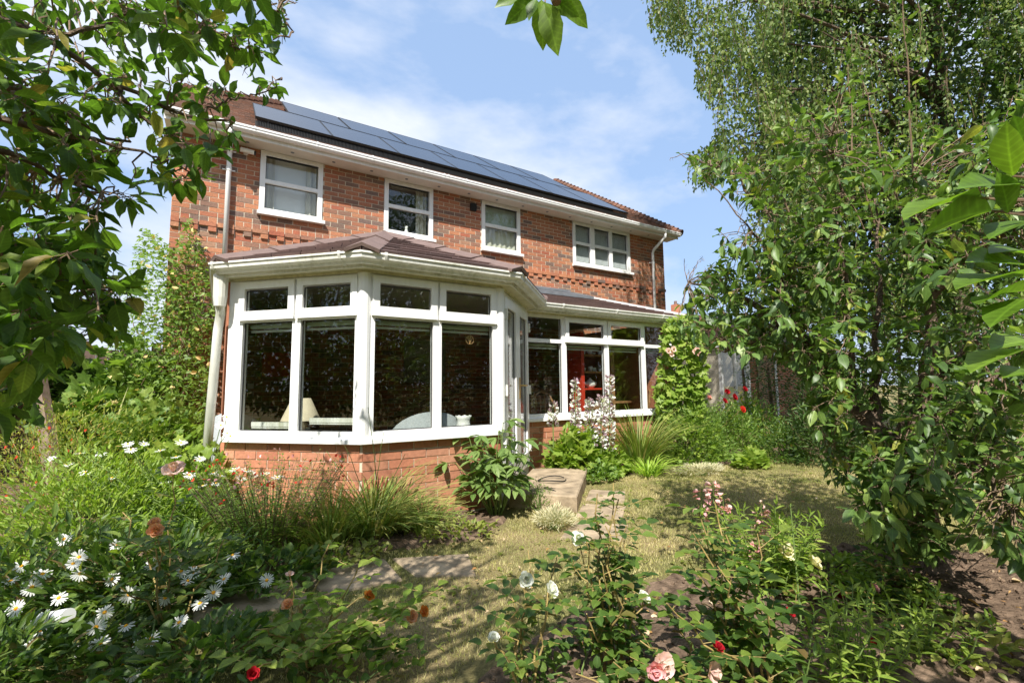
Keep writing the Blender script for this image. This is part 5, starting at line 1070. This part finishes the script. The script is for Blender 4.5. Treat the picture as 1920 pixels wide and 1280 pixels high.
fx = empty('foxglove', tuple(onZ(1505, 1205, 0)), 'single green seed spike rising between the cream roses and the apple tree', 'plant'); t0, t1 = PD(1482, 945, 2.3), PD(1505, 1200, 2.15); MB().tube([onZ(1505, 1205, 0), t1, t0], [.006, .005, .002], 6).build('stem', 'greenstem', fx)
f = RNG.random(70)**.7; a = RNG.random(70)*6.28; lv = Leaves(); lv.arr(t1+(t0-t1)*f[:, None], np.column_stack([np.cos(a), np.sin(a), .9+0*a]), .028*(1.2-f*.6)); lv.finish(fx, 'lance', 'mid', 0)
for i, (x, y, d, n, h, lb) in enumerate(((1600, 1290, 2.0, 20, .34, 'bright green leafy shoots at the bottom right of the rose bed'), (1720, 1250, 2.1, 14, .28, 'leafy green shoots on bare soil right of the dark red rose'), (1500, 1300, 1.9, 12, .3, 'lush leafy shoots at the bottom edge below the cream rose'), (1400, 1310, 1.75, 12, .28, 'dark shaded leafy shoots at the bottom edge beside the pink blooms'))):
    c = PD(x, y, d); c[2] = 0; c = onZ(x, min(y, 1300), 0.); e = empty('lysimachia_shoots', c, lb, 'plant'); leafy_stems(e, c, n, h, .26, .065, .035, 'lance', 'lime' if i < 3 else 'rose', 60, 'greenstem', .004)
for i, (x, y, n, mt, lb) in enumerate(((1560, 1085, 330, 'lime', 'yellow green ground cover between the cream rose and apple trunk'), (1660, 1130, 260, 'lime', 'low green seedlings at the foot of the apple trunk'), (1090, 1285, 160, 'rose', 'shaded low foliage under the central roses'), (1800, 1230, 160, 'weed', 'sparse weeds on the bare soil at the bottom right'), (640, 1290, 160, 'rose', 'shaded low foliage under the sprawling rose'), (860, 1010, 200, 'weed', 'scrappy weeds on the bare soil by the path'), (640, 1060, 200, 'weed', 'small weeds along the path edge below the strappy clump'))):
    c = onZ(x, y, 0); bush('ground_cover', lb, 'ground cover', tuple(c), .32, .2, .12, n, .04, 'round', mt, 20, 6)
# short shoots of the bed on the far left, in shade
for c_, rx_, n_, lb_ in (((-.5, -5.2, 0), .42, 620, 'shaded leafy mound spilling over the left end of the path'), ((.0, -5.5, 0), .36, 520, 'dark leafy mound at the bottom edge beside the daisies'), ((.28, -4.72, 0), .42, 620, 'low leafy growth spilling from the bed over the path')):
    bush('shade_plant', lb_, 'plant', c_, rx_, rx_*.7, .15 if c_[1] < -5 else .18, n_, .055, ['lance', 'round'], 'rose', 40, 14)
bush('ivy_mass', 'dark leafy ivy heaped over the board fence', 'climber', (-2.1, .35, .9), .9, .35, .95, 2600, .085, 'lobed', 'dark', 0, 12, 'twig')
bush('shade_plant', 'dark shaded foliage in the bottom left corner', 'plant', (-.8, -5.2, 0), .45, .35, .24, 800, .065, 'lance', 'rose', 60, 20)
pot = empty('garden_light', tuple(PD(100, 1158, 2.05)), 'white cylindrical garden light with a thin dark band among the daisies', 'garden light'); p0, p1 = PD(72, 1163, 2.08), PD(128, 1153, 2.02)
MB().tube([p0, p1], .029, 18).build('body', 'pvc', pot); MB().tube([p0+(p1-p0)*.62, p0+(p1-p0)*.66], .0295, 18).build('band', 'black', pot); pg = p0*1.; pg[2] = 0; MB().tube([p0, p0-(p1-p0)*.5-Z3*.1, pg-(p1-p0)*.5], .006, 6).build('stake', 'black', pot)
# fallen leaves and petals
lv = Leaves(); q = sample_poly([(.2, -4.6), (2.0, -4.6), (3.4, -4.3), (6, -4.2), (5, -6.6), (2, -6.3), (.4, -6.2)], 160); lv.arr(np.column_stack([q, np.full(len(q), .03)]), rdir(len(q), -.1, .1), RNG.uniform(.015, .04, len(q)), RNG.normal(0, .3, len(q)))
fl = empty('fallen_leaves', (2, -5.2, 0), 'scattered dry leaves and petals on the lawn', 'leaves', kind='stuff'); MT['dryleaf'] = leafmat('dry_leaf', G3((.30, .15, .05), (.42, .26, .10), (.60, .48, .34)), .2); lv.finish(fl, ['round', 'lanceq'], 'dryleaf', 0)
# ================================================================== TREES
def inframe(q, m=0): return (q[:, 2] > .05) & (q[:, 0] > -m) & (q[:, 0] < 1920+m) & (q[:, 1] > -m) & (q[:, 1] < 1280+m)
def mask_clip(poly):
    def f(P):
        q = proj(P); return ~inframe(q) | inpoly(q[:, :2], poly)
    return f
def densify(pl, n=14):
    pl = np.array(pl, float); s_ = np.concatenate([[0], np.cumsum(np.linalg.norm(np.diff(pl[:, :2], axis=0), axis=1))]); t = np.linspace(0, s_[-1], n)
    return np.column_stack([np.interp(t, s_, pl[:, k]) for k in range(pl.shape[1])])
def cluster(lv, tw, a, e, size, k, droop=.35, spread=.9, r=.0022):
    a, e = np.array(a), np.array(e); L_ = np.linalg.norm(e-a); cv = curve3(a, e, U(0, .04)*min(1, L_), 5, .008); tw.tube(cv, [r*1.5, r*1.3, r*1.1, r, r*.7], 4); td = nrm(e-a)
    for i in range(k):
        f = 1-.6*random.random()*min(1, .12/max(L_, .01)) if i else 1.; p = a+(e-a)*f; rd = rdir(1)[0]; d = td*.5+rd*spread+np.array([0, 0, -droop]); s_ = size*U(.7, 1.2); p2 = p+nrm(d)*.02
        tw.tube([p, p2], .0009, 3, False); lv.add(p2, d, (U(-.4, .4), U(-.4, .4), 1), s_, U(-.5, .5))
# ---- apple tree over the camera, left --------------------------------
LM = [(-40, -40), (552, -40), (566, 78), (545, 30), (520, 90), (495, 105), (455, 140), (425, 100), (405, 130), (420, 160), (530, 140), (535, 165), (440, 192), (442, 250), (400, 290), (386, 300), (388, 336), (350, 348), (300, 345), (250, 380), (262, 395), (215, 385), (190, 360), (180, 410), (245, 440), (190, 470), (205, 500), (255, 548), (225, 590), (232, 640), (190, 630), (185, 690), (150, 640), (115, 660), (85, 690), (55, 770), (-40, 780)]
lt = empty('apple_tree', (-1.55, -7.25, 0), 'apple tree whose leafy branches hang into the left of the view', 'tree')
trunk = MB(); fork = np.array([-1.45, -7.2, 1.5]); trunk.tube([(-1.6, -7.3, -.05), (-1.57, -7.28, .4), (-1.5, -7.22, 1.0), fork], [.15, .125, .11, .1], 10)
skel = [[(-420, 120, 1.35), (-150, 20, 1.4), (25, 45, 1.45), (120, 88, 1.5), (205, 150, 1.55), (290, 195, 1.6), (385, 232, 1.65), (432, 226, 1.68)], [(60, 60, 1.46), (100, 66, 1.5), (165, 62, 1.55), (215, 35, 1.6), (290, 5, 1.65), (400, -30, 1.7)],
        [(-420, 200, 1.3), (-100, 120, 1.3), (20, 168, 1.35), (110, 205, 1.4), (200, 262, 1.5), (245, 266, 1.55)], [(-420, 240, 1.2), (-120, 200, 1.2), (0, 218, 1.25), (130, 250, 1.35), (270, 284, 1.5)], [(-420, 320, 1.15), (-80, 260, 1.15), (20, 290, 1.2), (130, 340, 1.35), (190, 360, 1.4)],
        [(-420, 480, 1.05), (-100, 520, 1.1), (0, 528, 1.15), (30, 535, 1.2), (88, 516, 1.3), (150, 530, 1.4)], [(205, 150, 1.55), (240, 205, 1.55), (330, 258, 1.62)], [(290, 5, 1.5), (360, 25, 1.5), (430, 80, 1.5), (470, 110, 1.5)], [(330, -20, 1.5), (450, -10, 1.45), (520, 20, 1.4), (550, 60, 1.38)], [(385, 210, 1.7), (440, 185, 1.75), (500, 172, 1.8), (528, 150, 1.82)], [(-420, 620, 1.0), (-80, 600, 1.1), (40, 610, 1.2), (110, 650, 1.3)], [(270, 284, 1.5), (330, 310, 1.6), (375, 335, 1.65)]]
lv = Leaves(); tw = MB(); SK = []
for i, s_ in enumerate(skel):
    d = densify(s_, 16); P_ = np.array([PD(*q) for q in d]); P_[1:-1] += RNG.normal(0, .006, (14, 3)); r0 = .02 if s_[0][0] < 0 else (.008 if s_[0][0] < 240 else .0035)
    if s_[0][0] < 0: P_ = np.concatenate([[fork+np.array([U(-.02, .02), 0, U(-.1, .1)])], P_])
    trunk.tube(P_, list(np.linspace(r0, min(r0*.6, .004), len(P_))), 7); SK.append(d)
trunk.build('trunk', 'bark', lt)
SKA = np.concatenate(SK)
for x, y in np.concatenate([sample_poly(LM, 350), sample_poly([(-30, 430), (180, 440), (240, 540), (220, 620), (90, 660), (40, 740), (-30, 760)], 90)]):
    k = np.argmin(np.hypot(SKA[:, 0]-x, SKA[:, 1]-y)+RNG.random(len(SKA))*40); d = max(.85, SKA[k, 2]+RNG.normal(.12, .28)); cluster(lv, tw, PD(*SKA[k]), PD(x, y, d), .070, random.choice((4, 5, 6)))
tw.build('twig', 'twig', lt); lv.finish(lt, ['apple', 'apple_b', 'apple_c', 'apple_d', 'apple_e'], 'apple', 300, mask_clip(LM))
# crown beyond the frame, above and behind the camera
lv = Leaves(); tw = MB(); n = 0
HM = [(926, -60), (925, 4), (950, 40), (985, 25), (1000, 60), (1015, 95), (1045, 96), (1060, 40), (1100, 48), (1108, 0), (1108, -60)]
while n < 430:
    p = np.array([-1.75, -7.2, 2.75])+rdir(1)[0]*np.array([1.9, 1.65, 1.1])*random.random()**.33
    q = proj(p[None])
    if inframe(q, 90)[0] or np.linalg.norm(p-CAM) < .6: continue
    a = fork+(p-fork)*U(.55, .8)+RNG.normal(0, .08, 3); cluster(lv, tw, a, p, .09, 6); n += 1
for _ in range(40):
    e = np.array([-.95, -7.3, 2.7])+rdir(1, -.2, 1)[0]*np.array([1.3, 1.25, .95]); q = proj(curve3(fork, e, .1, 8))
    if inframe(q, 30).any(): continue
    tw.tube(curve3(fork, e, .1, 8, .03), list(np.linspace(.03, .006, 8)), 6)
hub = PD(1030, -60, 1.15); tw.tube(curve3(fork+np.array([0, 0, .3]), hub+np.array([-.05, -.15, .25]), .25, 8, .01), list(np.linspace(.03, .008, 8)), 6); tw.tube([hub+np.array([-.05, -.15, .25]), hub], .006, 5)
tw.build('branch', 'twig', lt); lv.finish(lt, ['apple', 'apple_b'], 'apple', 0, lambda P: ~inframe(proj(P), 25), 'crown')
lv = Leaves(); tw = MB()
for (x, y, x2, y2, s_) in ((975, -5, 930, 5, .075), (1000, -2, 952, 42, .085), (1015, 0, 1018, 88, .12), (1022, 5, 1044, 95, .11), (1040, -10, 1106, 46, .12), (1035, -8, 1080, 30, .10), (1005, 0, 990, 30, .07), (1030, -5, 1060, 20, .08), (990, -30, 960, -20, .09)):
    a, e = PD(x, y, 1.12), PD(x2, y2, 1.12+U(-.03, .03)); tw.tube([hub, a], .0018, 5); lv.add(a, e-a, CAM-a+np.array([U(-.3, .3), U(-.3, .3), .5]), np.linalg.norm(e-a), U(-.5, .5))
tw.lathe([(0, -.012), (.011, -.006), (.012, .004), (0, .012)], PD(1043, 1, 1.1), 10); tw.build('twig', 'twig', lt); lv.finish(lt, 'apple', 'magnolia', 20)
# ---- apple tree on the right, in front of the lawn -------------------
RM = [(1272, 288), (1345, 276), (1420, 300), (1455, 240), (1510, 200), (1540, 215), (1575, 150), (1588, 92), (1606, 180), (1640, 250), (1655, 330), (1700, 300), (1745, 230), (1800, 280), (1860, 210), (1960, 160), (1960, 1050), (1900, 1065), (1870, 1010), (1830, 1010), (1800, 1005), (1745, 1045), (1690, 1045), (1640, 1010), (1600, 960), (1550, 900), (1535, 820), (1515, 740), (1490, 690), (1440, 655), (1400, 670), (1360, 645), (1320, 665), (1290, 645), (1262, 612), (1285, 540), (1330, 505), (1352, 470), (1340, 430), (1430, 450), (1440, 400), (1385, 372), (1330, 340), (1300, 318)]
rt_ = empty('apple_tree', tuple(onZ(1735, 1075, 0)), 'leafy apple tree with forked dark trunk at the right of the lawn', 'tree'); tb_ = onZ(1735, 1075, 0); trunk = MB()
trunk.tube([tb_-Z3*.05, PD(1728, 1040, 2.9), PD(1718, 960, 2.9), PD(1700, 880, 2.9), PD(1680, 835, 2.92)], [.155, .12, .105, .10, .095], 12)
skel = [[(1680, 840, 2.92), (1640, 800, 3.0), (1585, 735, 3.1), (1520, 660, 3.2), (1440, 590, 3.3), (1360, 545, 3.4), (1290, 530, 3.5)], [(1690, 830, 2.92), (1730, 740, 2.85), (1748, 660, 2.8), (1742, 560, 2.8), (1720, 420, 2.85), (1712, 330, 2.9)], [(1520, 660, 3.2), (1480, 560, 3.2), (1440, 470, 3.2), (1400, 420, 3.2)], [(1600, 740, 3.05), (1590, 600, 3.0), (1580, 470, 3.0), (1570, 340, 3.0), (1560, 250, 3.0)],
        [(1742, 560, 2.8), (1820, 480, 2.7), (1900, 420, 2.6), (1990, 380, 2.5)], [(1690, 830, 2.9), (1760, 780, 2.6), (1840, 720, 2.4), (1940, 660, 2.3)], [(1700, 880, 2.85), (1780, 850, 2.5), (1850, 880, 2.3), (1900, 950, 2.2)], [(1680, 850, 2.9), (1600, 860, 3.1), (1550, 850, 3.2)], [(1640, 800, 3.), (1640, 650, 3.3), (1650, 500, 3.5), (1640, 380, 3.6)], [(1730, 740, 2.85), (1850, 620, 3.2), (1930, 540, 3.4)], [(1700, 880, 2.9), (1660, 930, 2.7), (1640, 980, 2.6)], [(1480, 600, 3.25), (1420, 640, 3.1), (1360, 660, 3.0)], [(1440, 400, 3.2), (1380, 330, 3.25), (1290, 290, 3.3)]]
lv = Leaves(); tw = MB(); SK = []
for i, s_ in enumerate(skel):
    d = densify(s_, 14); P_ = np.array([PD(*q) for q in d]); P_[1:-1] += RNG.normal(0, .012, (12, 3)); r0 = (.062, .05, .02, .02, .03, .03, .024, .022, .03, .026, .02, .018, .012)[i]
    trunk.tube(P_, list(np.linspace(r0, .006, len(P_))), 8); SK.append(d)
trunk.build('trunk', 'bark', rt_); SKA = np.concatenate(SK)
for x, y in np.concatenate([sample_poly(RM, 1080), SKA[RNG.integers(0, len(SKA), 260), :2]+RNG.normal(0, 25, (260, 2)), sample_poly([(1290, 500), (1360, 440), (1560, 420), (1600, 700), (1560, 860), (1530, 800), (1500, 690), (1330, 630), (1280, 600)], 300)]):
    k = np.argmin(np.hypot(SKA[:, 0]-x, SKA[:, 1]-y)+RNG.random(len(SKA))*60); d = max(1.7, SKA[k, 2]+RNG.normal(.0, .42)); cluster(lv, tw, PD(*SKA[k]), PD(x, y, d), .074, random.choice((4, 5, 6, 7)), .3)
for x, y in sample_poly([(1600, 840), (1700, 850), (1790, 880), (1800, 1000), (1740, 1050), (1680, 1020), (1610, 960)], 95):
    k = np.argmin(np.hypot(SKA[:, 0]-x, SKA[:, 1]-y)+RNG.random(len(SKA))*60); cluster(lv, tw, PD(*SKA[k]), PD(x, y, U(2.3, 2.75)), .074, random.choice((5, 6, 7)), .3)
# long upright summer shoots
for (x0, y0, x1, y1, d) in ((1600, 330, 1588, 96, 2.9), (1640, 420, 1560, 190, 3.0), (1712, 330, 1690, -40, 2.5), (1480, 400, 1440, 285, 3.1), (1540, 360, 1430, 230, 3.0), (1660, 340, 1612, 130, 2.9), (1400, 420, 1275, 288, 3.2), (1820, 400, 1900, 180, 2.5), (1450, 560, 1390, 420, 3.0), (1440, 540, 1345, 430, 3.0), (1620, 430, 1500, 200, 3.0), (1700, 440, 1650, 250, 3.0)):
    a, e = PD(x0, y0, d), PD(x1, y1, d+U(-.1, .1)); cv = curve3(a, e, .02, 8, .006); tw.tube(cv, list(np.linspace(.005, .002, 8)), 5); m = int(np.linalg.norm(e-a)/.042); ph = U(0, 6)
    for i in range(m):
        f = (i+.5)/m; k = f*7; j = min(6, int(k)); p = cv[j]+(cv[j+1]-cv[j])*(k-j); an = ph+i*2.4; dd = np.array([math.cos(an), math.sin(an), U(.05, .5)]); tw.tube([p, p+nrm(dd)*.018], .001, 3, False); lv.add(p+nrm(dd)*.018, dd, (0, 0, 1), .068*U(.8, 1.15)*(1.1-.5*f), U(-.4, .4))
tw.build('twig', 'twig', rt_)
RM2 = RM[:7]+[(1560, 80), (1606, 80), (1650, 120), (1680, 300), (1672, -60), (1748, -60), (1740, 200)]+RM[12:]
lv.finish(rt_, ['apple', 'apple_b', 'apple_c', 'apple_d', 'apple_e'], 'apple2', 300, mask_clip(RM2))
for x, y, d in ((1836, 926, 2.3), (1815, 690, 2.35), (1600, 560, 3.)):
    b = MB(); p = PD(x, y, d); b.lathe([(0, -.024), (.014, -.021), (.024, -.004), (.022, .012), (.010, .02), (0, .016)], p, 14); b.tube([p+Z3*.016, p+Z3*.05+X3*.01], .0014, 4); b.build('apple', 'mid', rt_, True)
sk = empty('apple_sucker', tuple(onZ(1655, 1085, 0)), 'pale leafy sucker shoot standing in front of the apple trunk', 'plant'); lv = Leaves(); b = MB()
for x0, x1, y1 in ((1662, 1636, 800), (1668, 1690, 990), (1655, 1600, 900), (1650, 1620, 1000)):
    a, e = onZ(x0, 1085, 0), PD(x1, y1, 2.45); cv = curve3(a, e, .02, 8, .006); b.tube(cv, list(np.linspace(.006, .002, 8)), 6); m = int(np.linalg.norm(e-a)/.036)
    for i in range(m):
        f = .15+.85*(i+.5)/m; k = f*7; j = min(6, int(k)); p = cv[j]+(cv[j+1]-cv[j])*(k-j); an = i*2.4; lv.add(p, (math.cos(an), math.sin(an), U(.0, .5)), (0, 0, 1), .062*U(.8, 1.2)*(1.15-.4*f), U(-.4, .4))
b.build('stem', 'greenstem', sk); lv.finish(sk, ['apple', 'round'], 'lime', 80)
# ---- large-leaved shrub at the right edge, close to the camera --------
mg = empty('magnolia_shrub', (1.6, -8.2, 0), 'big smooth leaves of a magnolia reaching in at the right edge', 'shrub'); b = MB(); lv = Leaves()
st = np.array([1.6, -8.2, 0]); b.tube([st, (1.61, -8.2, .6), (1.56, -8.18, 1.2), (1.58, -8.2, 1.7), (1.55, -8.17, 2.1)], [.017, .015, .012, .009, .005], 8)
for (x0, y0, x1, y1, d, s_, tw_) in ((1835, 370, 1700, 378, .92, 1., .2), (1860, 395, 1710, 415, .95, 1., -.7), (1905, 350, 1818, 330, .9, 1., .9), (1900, 330, 1880, 245, .88, 1., .5), (1890, 400, 1885, 330, .9, .9, -.9), (1930, 415, 1860, 425, .93, .9, .3), (1920, 520, 1800, 512, .95, 1., .2), (1925, 500, 1835, 470, .96, 1., .9), (1930, 545, 1828, 545, .94, 1., -.3), (1925, 560, 1855, 590, .92, .8, .1), (1940, 480, 1870, 455, .98, .9, .6), (1935, 655, 1820, 668, .95, 1., .0), (1940, 640, 1870, 635, .97, .8, .5), (1930, 300, 1905, 230, .9, .8, 0.), (1945, 700, 1890, 690, .95, .7, .4)):
    a, e = PD(x0, y0, d), PD(x1, y1, d-.04); lv.add(a, e-a, (0, 0, 1) if abs(y1-y0) < 60 else tuple(CAM-a), np.linalg.norm(e-a)*1.05, tw_*.8); j = PD(1990, (y0+380)/2 if y0 < 450 else y0+10, d+.05); b.tube([a, PD(min(x0+50, 1960), y0+5, d+.02), j], [.002, .0035, .005], 5); b.tube(curve3(j, (1.58, -8.19, max(.7, j[2]-.25)), -.04, 5, .012), [.0035, .004, .0045, .005, .006], 5)
for _ in range(46):
    p = np.array([1.68, -8.2, 1.5])+rdir(1, -.6, .9)[0]*np.array([.42, .4, .65])
    if inframe(proj(p[None]), 200)[0]: continue
    cv = curve3((1.58, -8.19, min(2.05, max(.5, p[2]-.25))), p, .03, 5, .012); b.tube(cv, [.005, .004, .0035, .003, .002], 5)
    for f in (2, 3, 3, 4, 4, 4): lv.add(cv[f], rdir(1, -.3, .5)[0]+nrm(p-cv[0])*.6, (0, 0, 1), U(.09, .14), U(-.4, .4))
b.build('stem', 'twig', mg); lv.finish(mg, 'magnolia', 'magnolia', 40)
# ---- birch ------------------------------------------------------------
bi = empty('birch_tree', (11.6, -5.2, 0), 'tall weeping birch filling the upper right of the view', 'tree'); tr = MB(); bt = np.array([11.6, -5.2, 0]); spine = [bt, bt+np.array([.05, .1, 2.5]), bt+np.array([-.1, 0, 5.5]), bt+np.array([.05, .1, 9.]), bt+np.array([0, 0, 12.5])]
tr.tube(spine, [.17, .14, .11, .07, .03], 10)
BMk = [(1228, -400), (1226, -10), (1212, 28), (1232, 110), (1252, 118), (1268, 145), (1272, 90), (1300, 110), (1312, 180), (1340, 205), (1346, 240), (1332, 270), (1300, 282), (1282, 330), (1296, 362), (1318, 350), (1400, 330), (1405, 420), (1400, 500), (1410, 600), (1980, 600), (1980, -400)]
qc = sample_poly(BMk, 520); qd = RNG.uniform(6.8, 10.6, 520); ci = np.concatenate([np.where(qc[:, 0] < 1560)[0].repeat(14), np.where(qc[:, 0] >= 1560)[0].repeat(6)]); q = qc[ci]+RNG.normal(0, 1, (len(ci), 2))*np.array([20, 20]); qz = qd[ci]+RNG.normal(0, .3, len(ci)); ld, lp, ls = [], [], []; tw = MB(); limbs = []
for i in range(26):
    x, y = q[i*7]; e = PD(x, y-30, U(7.0, 10.5)); z0 = min(11, max(2.2, e[2]-U(.3, 1.5))); s_ = bt+np.array([0, 0, z0]); cv = curve3(s_, e, U(.2, .6), 9, .08); tr.tube(cv, list(np.linspace(.05, .008, 9)), 6)
for i, (x, y) in enumerate(q):
    d = qz[i] if x > 1400 else min(qz[i], 9.2); p = PD(x, y, d); L_ = U(.25, .9); n_ = int(L_/.034); bx_, by_ = U(-.25, .25), U(-.25, .25); f = np.linspace(0, 1, n_); pts = p+np.column_stack([bx_*f*(1-.4*f)*L_, by_*f*L_, (.5-f)*L_])
    m = mask_clip(BMk)(pts); pts = pts[m]
    if len(pts) < 4: continue
    if i % 2 == 0: tw.tube(pts[::max(1, len(pts)//4)], .003, 3, False)
    lp.append(pts+RNG.normal(0, .03, pts.shape)); dd = rdir(len(pts), -1, .1)*.9+np.array([0, 0, -.5]); ld.append(dd)
lp, ld = np.concatenate(lp), np.concatenate(ld); lv = Leaves(); lv.arr(lp, ld, RNG.uniform(.055, .085, len(lp)), RNG.normal(0, .9, len(lp)))
tr.build('trunk', 'bark', bi); tw.build('twig', 'twig', bi); lv.finish(bi, 'birch', 'birch', 0, None, 'crown')
# ---- trees around the garden that the windows reflect ------------------
def round_tree(name, label, c, rx, ry, h0, h1, n, size, mat, group='trees behind the viewpoint'):
    e = empty(name, c, label, 'tree', group); b = MB(); c = np.array(c, float); b.tube([c-Z3*.1, c+Z3*h0, c+Z3*(h0+(h1-h0)*.7)], [.2, .15, .05], 8)
    mid = c+Z3*(h0+h1)/2
    for _ in range(14): b.tube(curve3(c+Z3*U(h0*.6, h0+(h1-h0)*.5), mid+rdir(1, -.4, 1)[0]*np.array([rx, ry, (h1-h0)/2])*.85, .2, 6, .06), list(np.linspace(.06, .01, 6)), 5)
    b.build('trunk', 'bark', e); d = rdir(n); lump = 1+.22*np.sin(d[:, 0]*6+c[0])*np.sin(d[:, 1]*7)*np.cos(d[:, 2]*5); r = (.35+.65*RNG.random(n)**.4)*lump; p = mid+d*r[:, None]*np.array([rx, ry, (h1-h0)/2])
    k = ~inframe(proj(p), 30) if c[1] < -6 else np.ones(n, bool)
    lv = Leaves(); lv.arr(p[k], (d+RNG.normal(0, .6, d.shape)+np.array([0, 0, -.3]))[k], size*RNG.uniform(.7, 1.3, k.sum()), RNG.normal(0, .7, k.sum())); lv.finish(e, 'birch', mat, 0, None, 'crown')
round_tree('garden_tree', 'tall tree behind the viewpoint mirrored in the second upper window', (8.2, -15.5, 0), 2.3, 2.2, 2.0, 11.5, 9000, .16, 'dark')
round_tree('garden_tree', 'broad tree behind the viewpoint mirrored in the front bay glass', (3.6, -13.5, 0), 3.2, 1.8, .2, 6.0, 20000, .15, 'apple')
round_tree('garden_tree', 'leafy tree left of the viewpoint mirrored in the angled bay glass', (-9.5, -5.2, 0), 2.4, 3.4, .3, 6.2, 20000, .15, 'apple')
round_tree('garden_tree', 'dark tree far behind the viewpoint on the right', (9.0, -11.0, 0), 2.4, 2., .2, 5.6, 15000, .15, 'dark')
round_tree('garden_tree', 'hedge tree behind the viewpoint on the left', (-1.6, -13.5, 0), 2.8, 1.5, .1, 5.2, 16000, .15, 'dark')
round_tree('garden_tree', 'dark tree beyond the fence at the far left', (-5.2, 2.6, 0), 1.8, 1.6, .6, 3.6, 6000, .11, 'mid', 'trees beyond the fence')
round_tree('garden_tree', 'large dark leaved tree added behind the birch for its shaded side', (13.2, -4.2, 0), 3.4, 3.4, 2.0, 13.5, 34000, .16, 'dark', 'trees beyond the garden')  # added tree: its dark leaf colour imitates the shaded side of the birch crown
round_tree('garden_tree', 'dark hedge tree right of the apple tree trunk', (8.6, -7.2, 0), 1.5, 1.5, .2, 4.2, 7000, .11, 'dark', 'trees beyond the garden')
hd = empty('boundary_hedge', (11.2, -5.5, 0), 'dense dark hedge closing the garden on the far right', 'hedge'); n = 26000; P_ = np.column_stack([RNG.uniform(10.4, 11.6, n), RNG.uniform(-11., -1.2, n), RNG.uniform(.05, 2.7, n)]); P_[:, 0] += .25*np.sin(P_[:, 1]*2.3)*np.cos(P_[:, 2]*2); P_[:, 2] *= 1+.08*np.sin(P_[:, 1]*3.1)
lv = Leaves(); lv.arr(P_, rdir(n, -.6, .6)+np.array([-.6, 0, .2]), RNG.uniform(.08, .13, n), RNG.normal(0, .7, n)); b = MB()
for y in np.arange(-10.8, -1.2, .6): b.tube([(11, y, 0), (11+U(-.2, .2), y+U(-.2, .2), 2.2)], [.05, .02], 6)
b.build('stem', 'bark', hd); lv.finish(hd, 'lanceq', 'dark', 0)
rock = MB().lathe([(0, -.5), (.4, -.35), (.55, 0), (.35, .38), (0, .5)], (0, 0, 0), 6); rv = np.array(rock.v); rf = np.array([f for f in rock.f])
for nm, lb, poly, cnt, slo, shi, mt in (('soil_clods', 'loose clods and small stones on the bare beds', SOILS[0], 2600, .006, .03, 'soil'), ('soil_clods', 'crumbly clods and grit in the rose bed', SOILS[2], 4200, .005, .026, 'soil'), ('garden_stones', 'small pale stones scattered over the rose bed soil', SOILS[2], 260, .006, .02, 'stone')):
    q = sample_poly(poly, cnt); sz = slo+(shi-slo)*RNG.random(cnt)**2.5; fr = frames(rdir(cnt), rdir(1)[0]); P_ = np.column_stack([q, [soil_z(a, c)+.002 for a, c in q]])
    o = link(bpy.data.objects.new(nm, inst(nm, (rv, np.zeros((0, 3), int), rf), P_, fr*RNG.uniform(.6, 1.2, (cnt, 1, 3)), sz, mt, smooth=False))); tag(o, lb, 'soil' if 'clods' in nm else 'stones', kind='stuff')
lv = Leaves(); q = sample_poly([(1.0, -5.3), (2.2, -4.6), (3.4, -4.0), (6.4, -3.9), (7.5, -5), (5, -6.4), (3.4, -6), (2, -5.9), (.9, -6.0), (-.2, -5.4)], 420)
for a, c in q:
    for k in range(4): an = U(0, 6.28); lv.add((a+U(-.02, .02), c+U(-.02, .02), .012), (math.cos(an), math.sin(an), U(.1, .7)), (0, 0, 1), U(.015, .04))
lw_ = empty('lawn_weeds', (3, -5, 0), 'small green weeds and clover scattered through the dry lawn', 'weeds', kind='stuff'); lv.finish(lw_, ['lanceq', 'round'], 'weed', 0)
lv = Leaves()
for poly, cnt in ((SOILS[2], 420), (SOILS[0], 260)):
    q = sample_poly(poly, cnt); lv.arr(np.column_stack([q, [soil_z(a, c)+.015 for a, c in q]]), rdir(cnt, -.15, .25), RNG.uniform(.015, .05, cnt), RNG.normal(0, .5, cnt))
ll = empty('leaf_litter', (2, -6.5, 0), 'brown leaf litter and old petals on the bare soil', 'leaves', kind='stuff'); lv.finish(ll, ['round', 'lanceq', 'apple_d'], 'dryleaf', 0)
print('objects', len(bpy.data.objects), 'bricks in dwarf walls', nb)
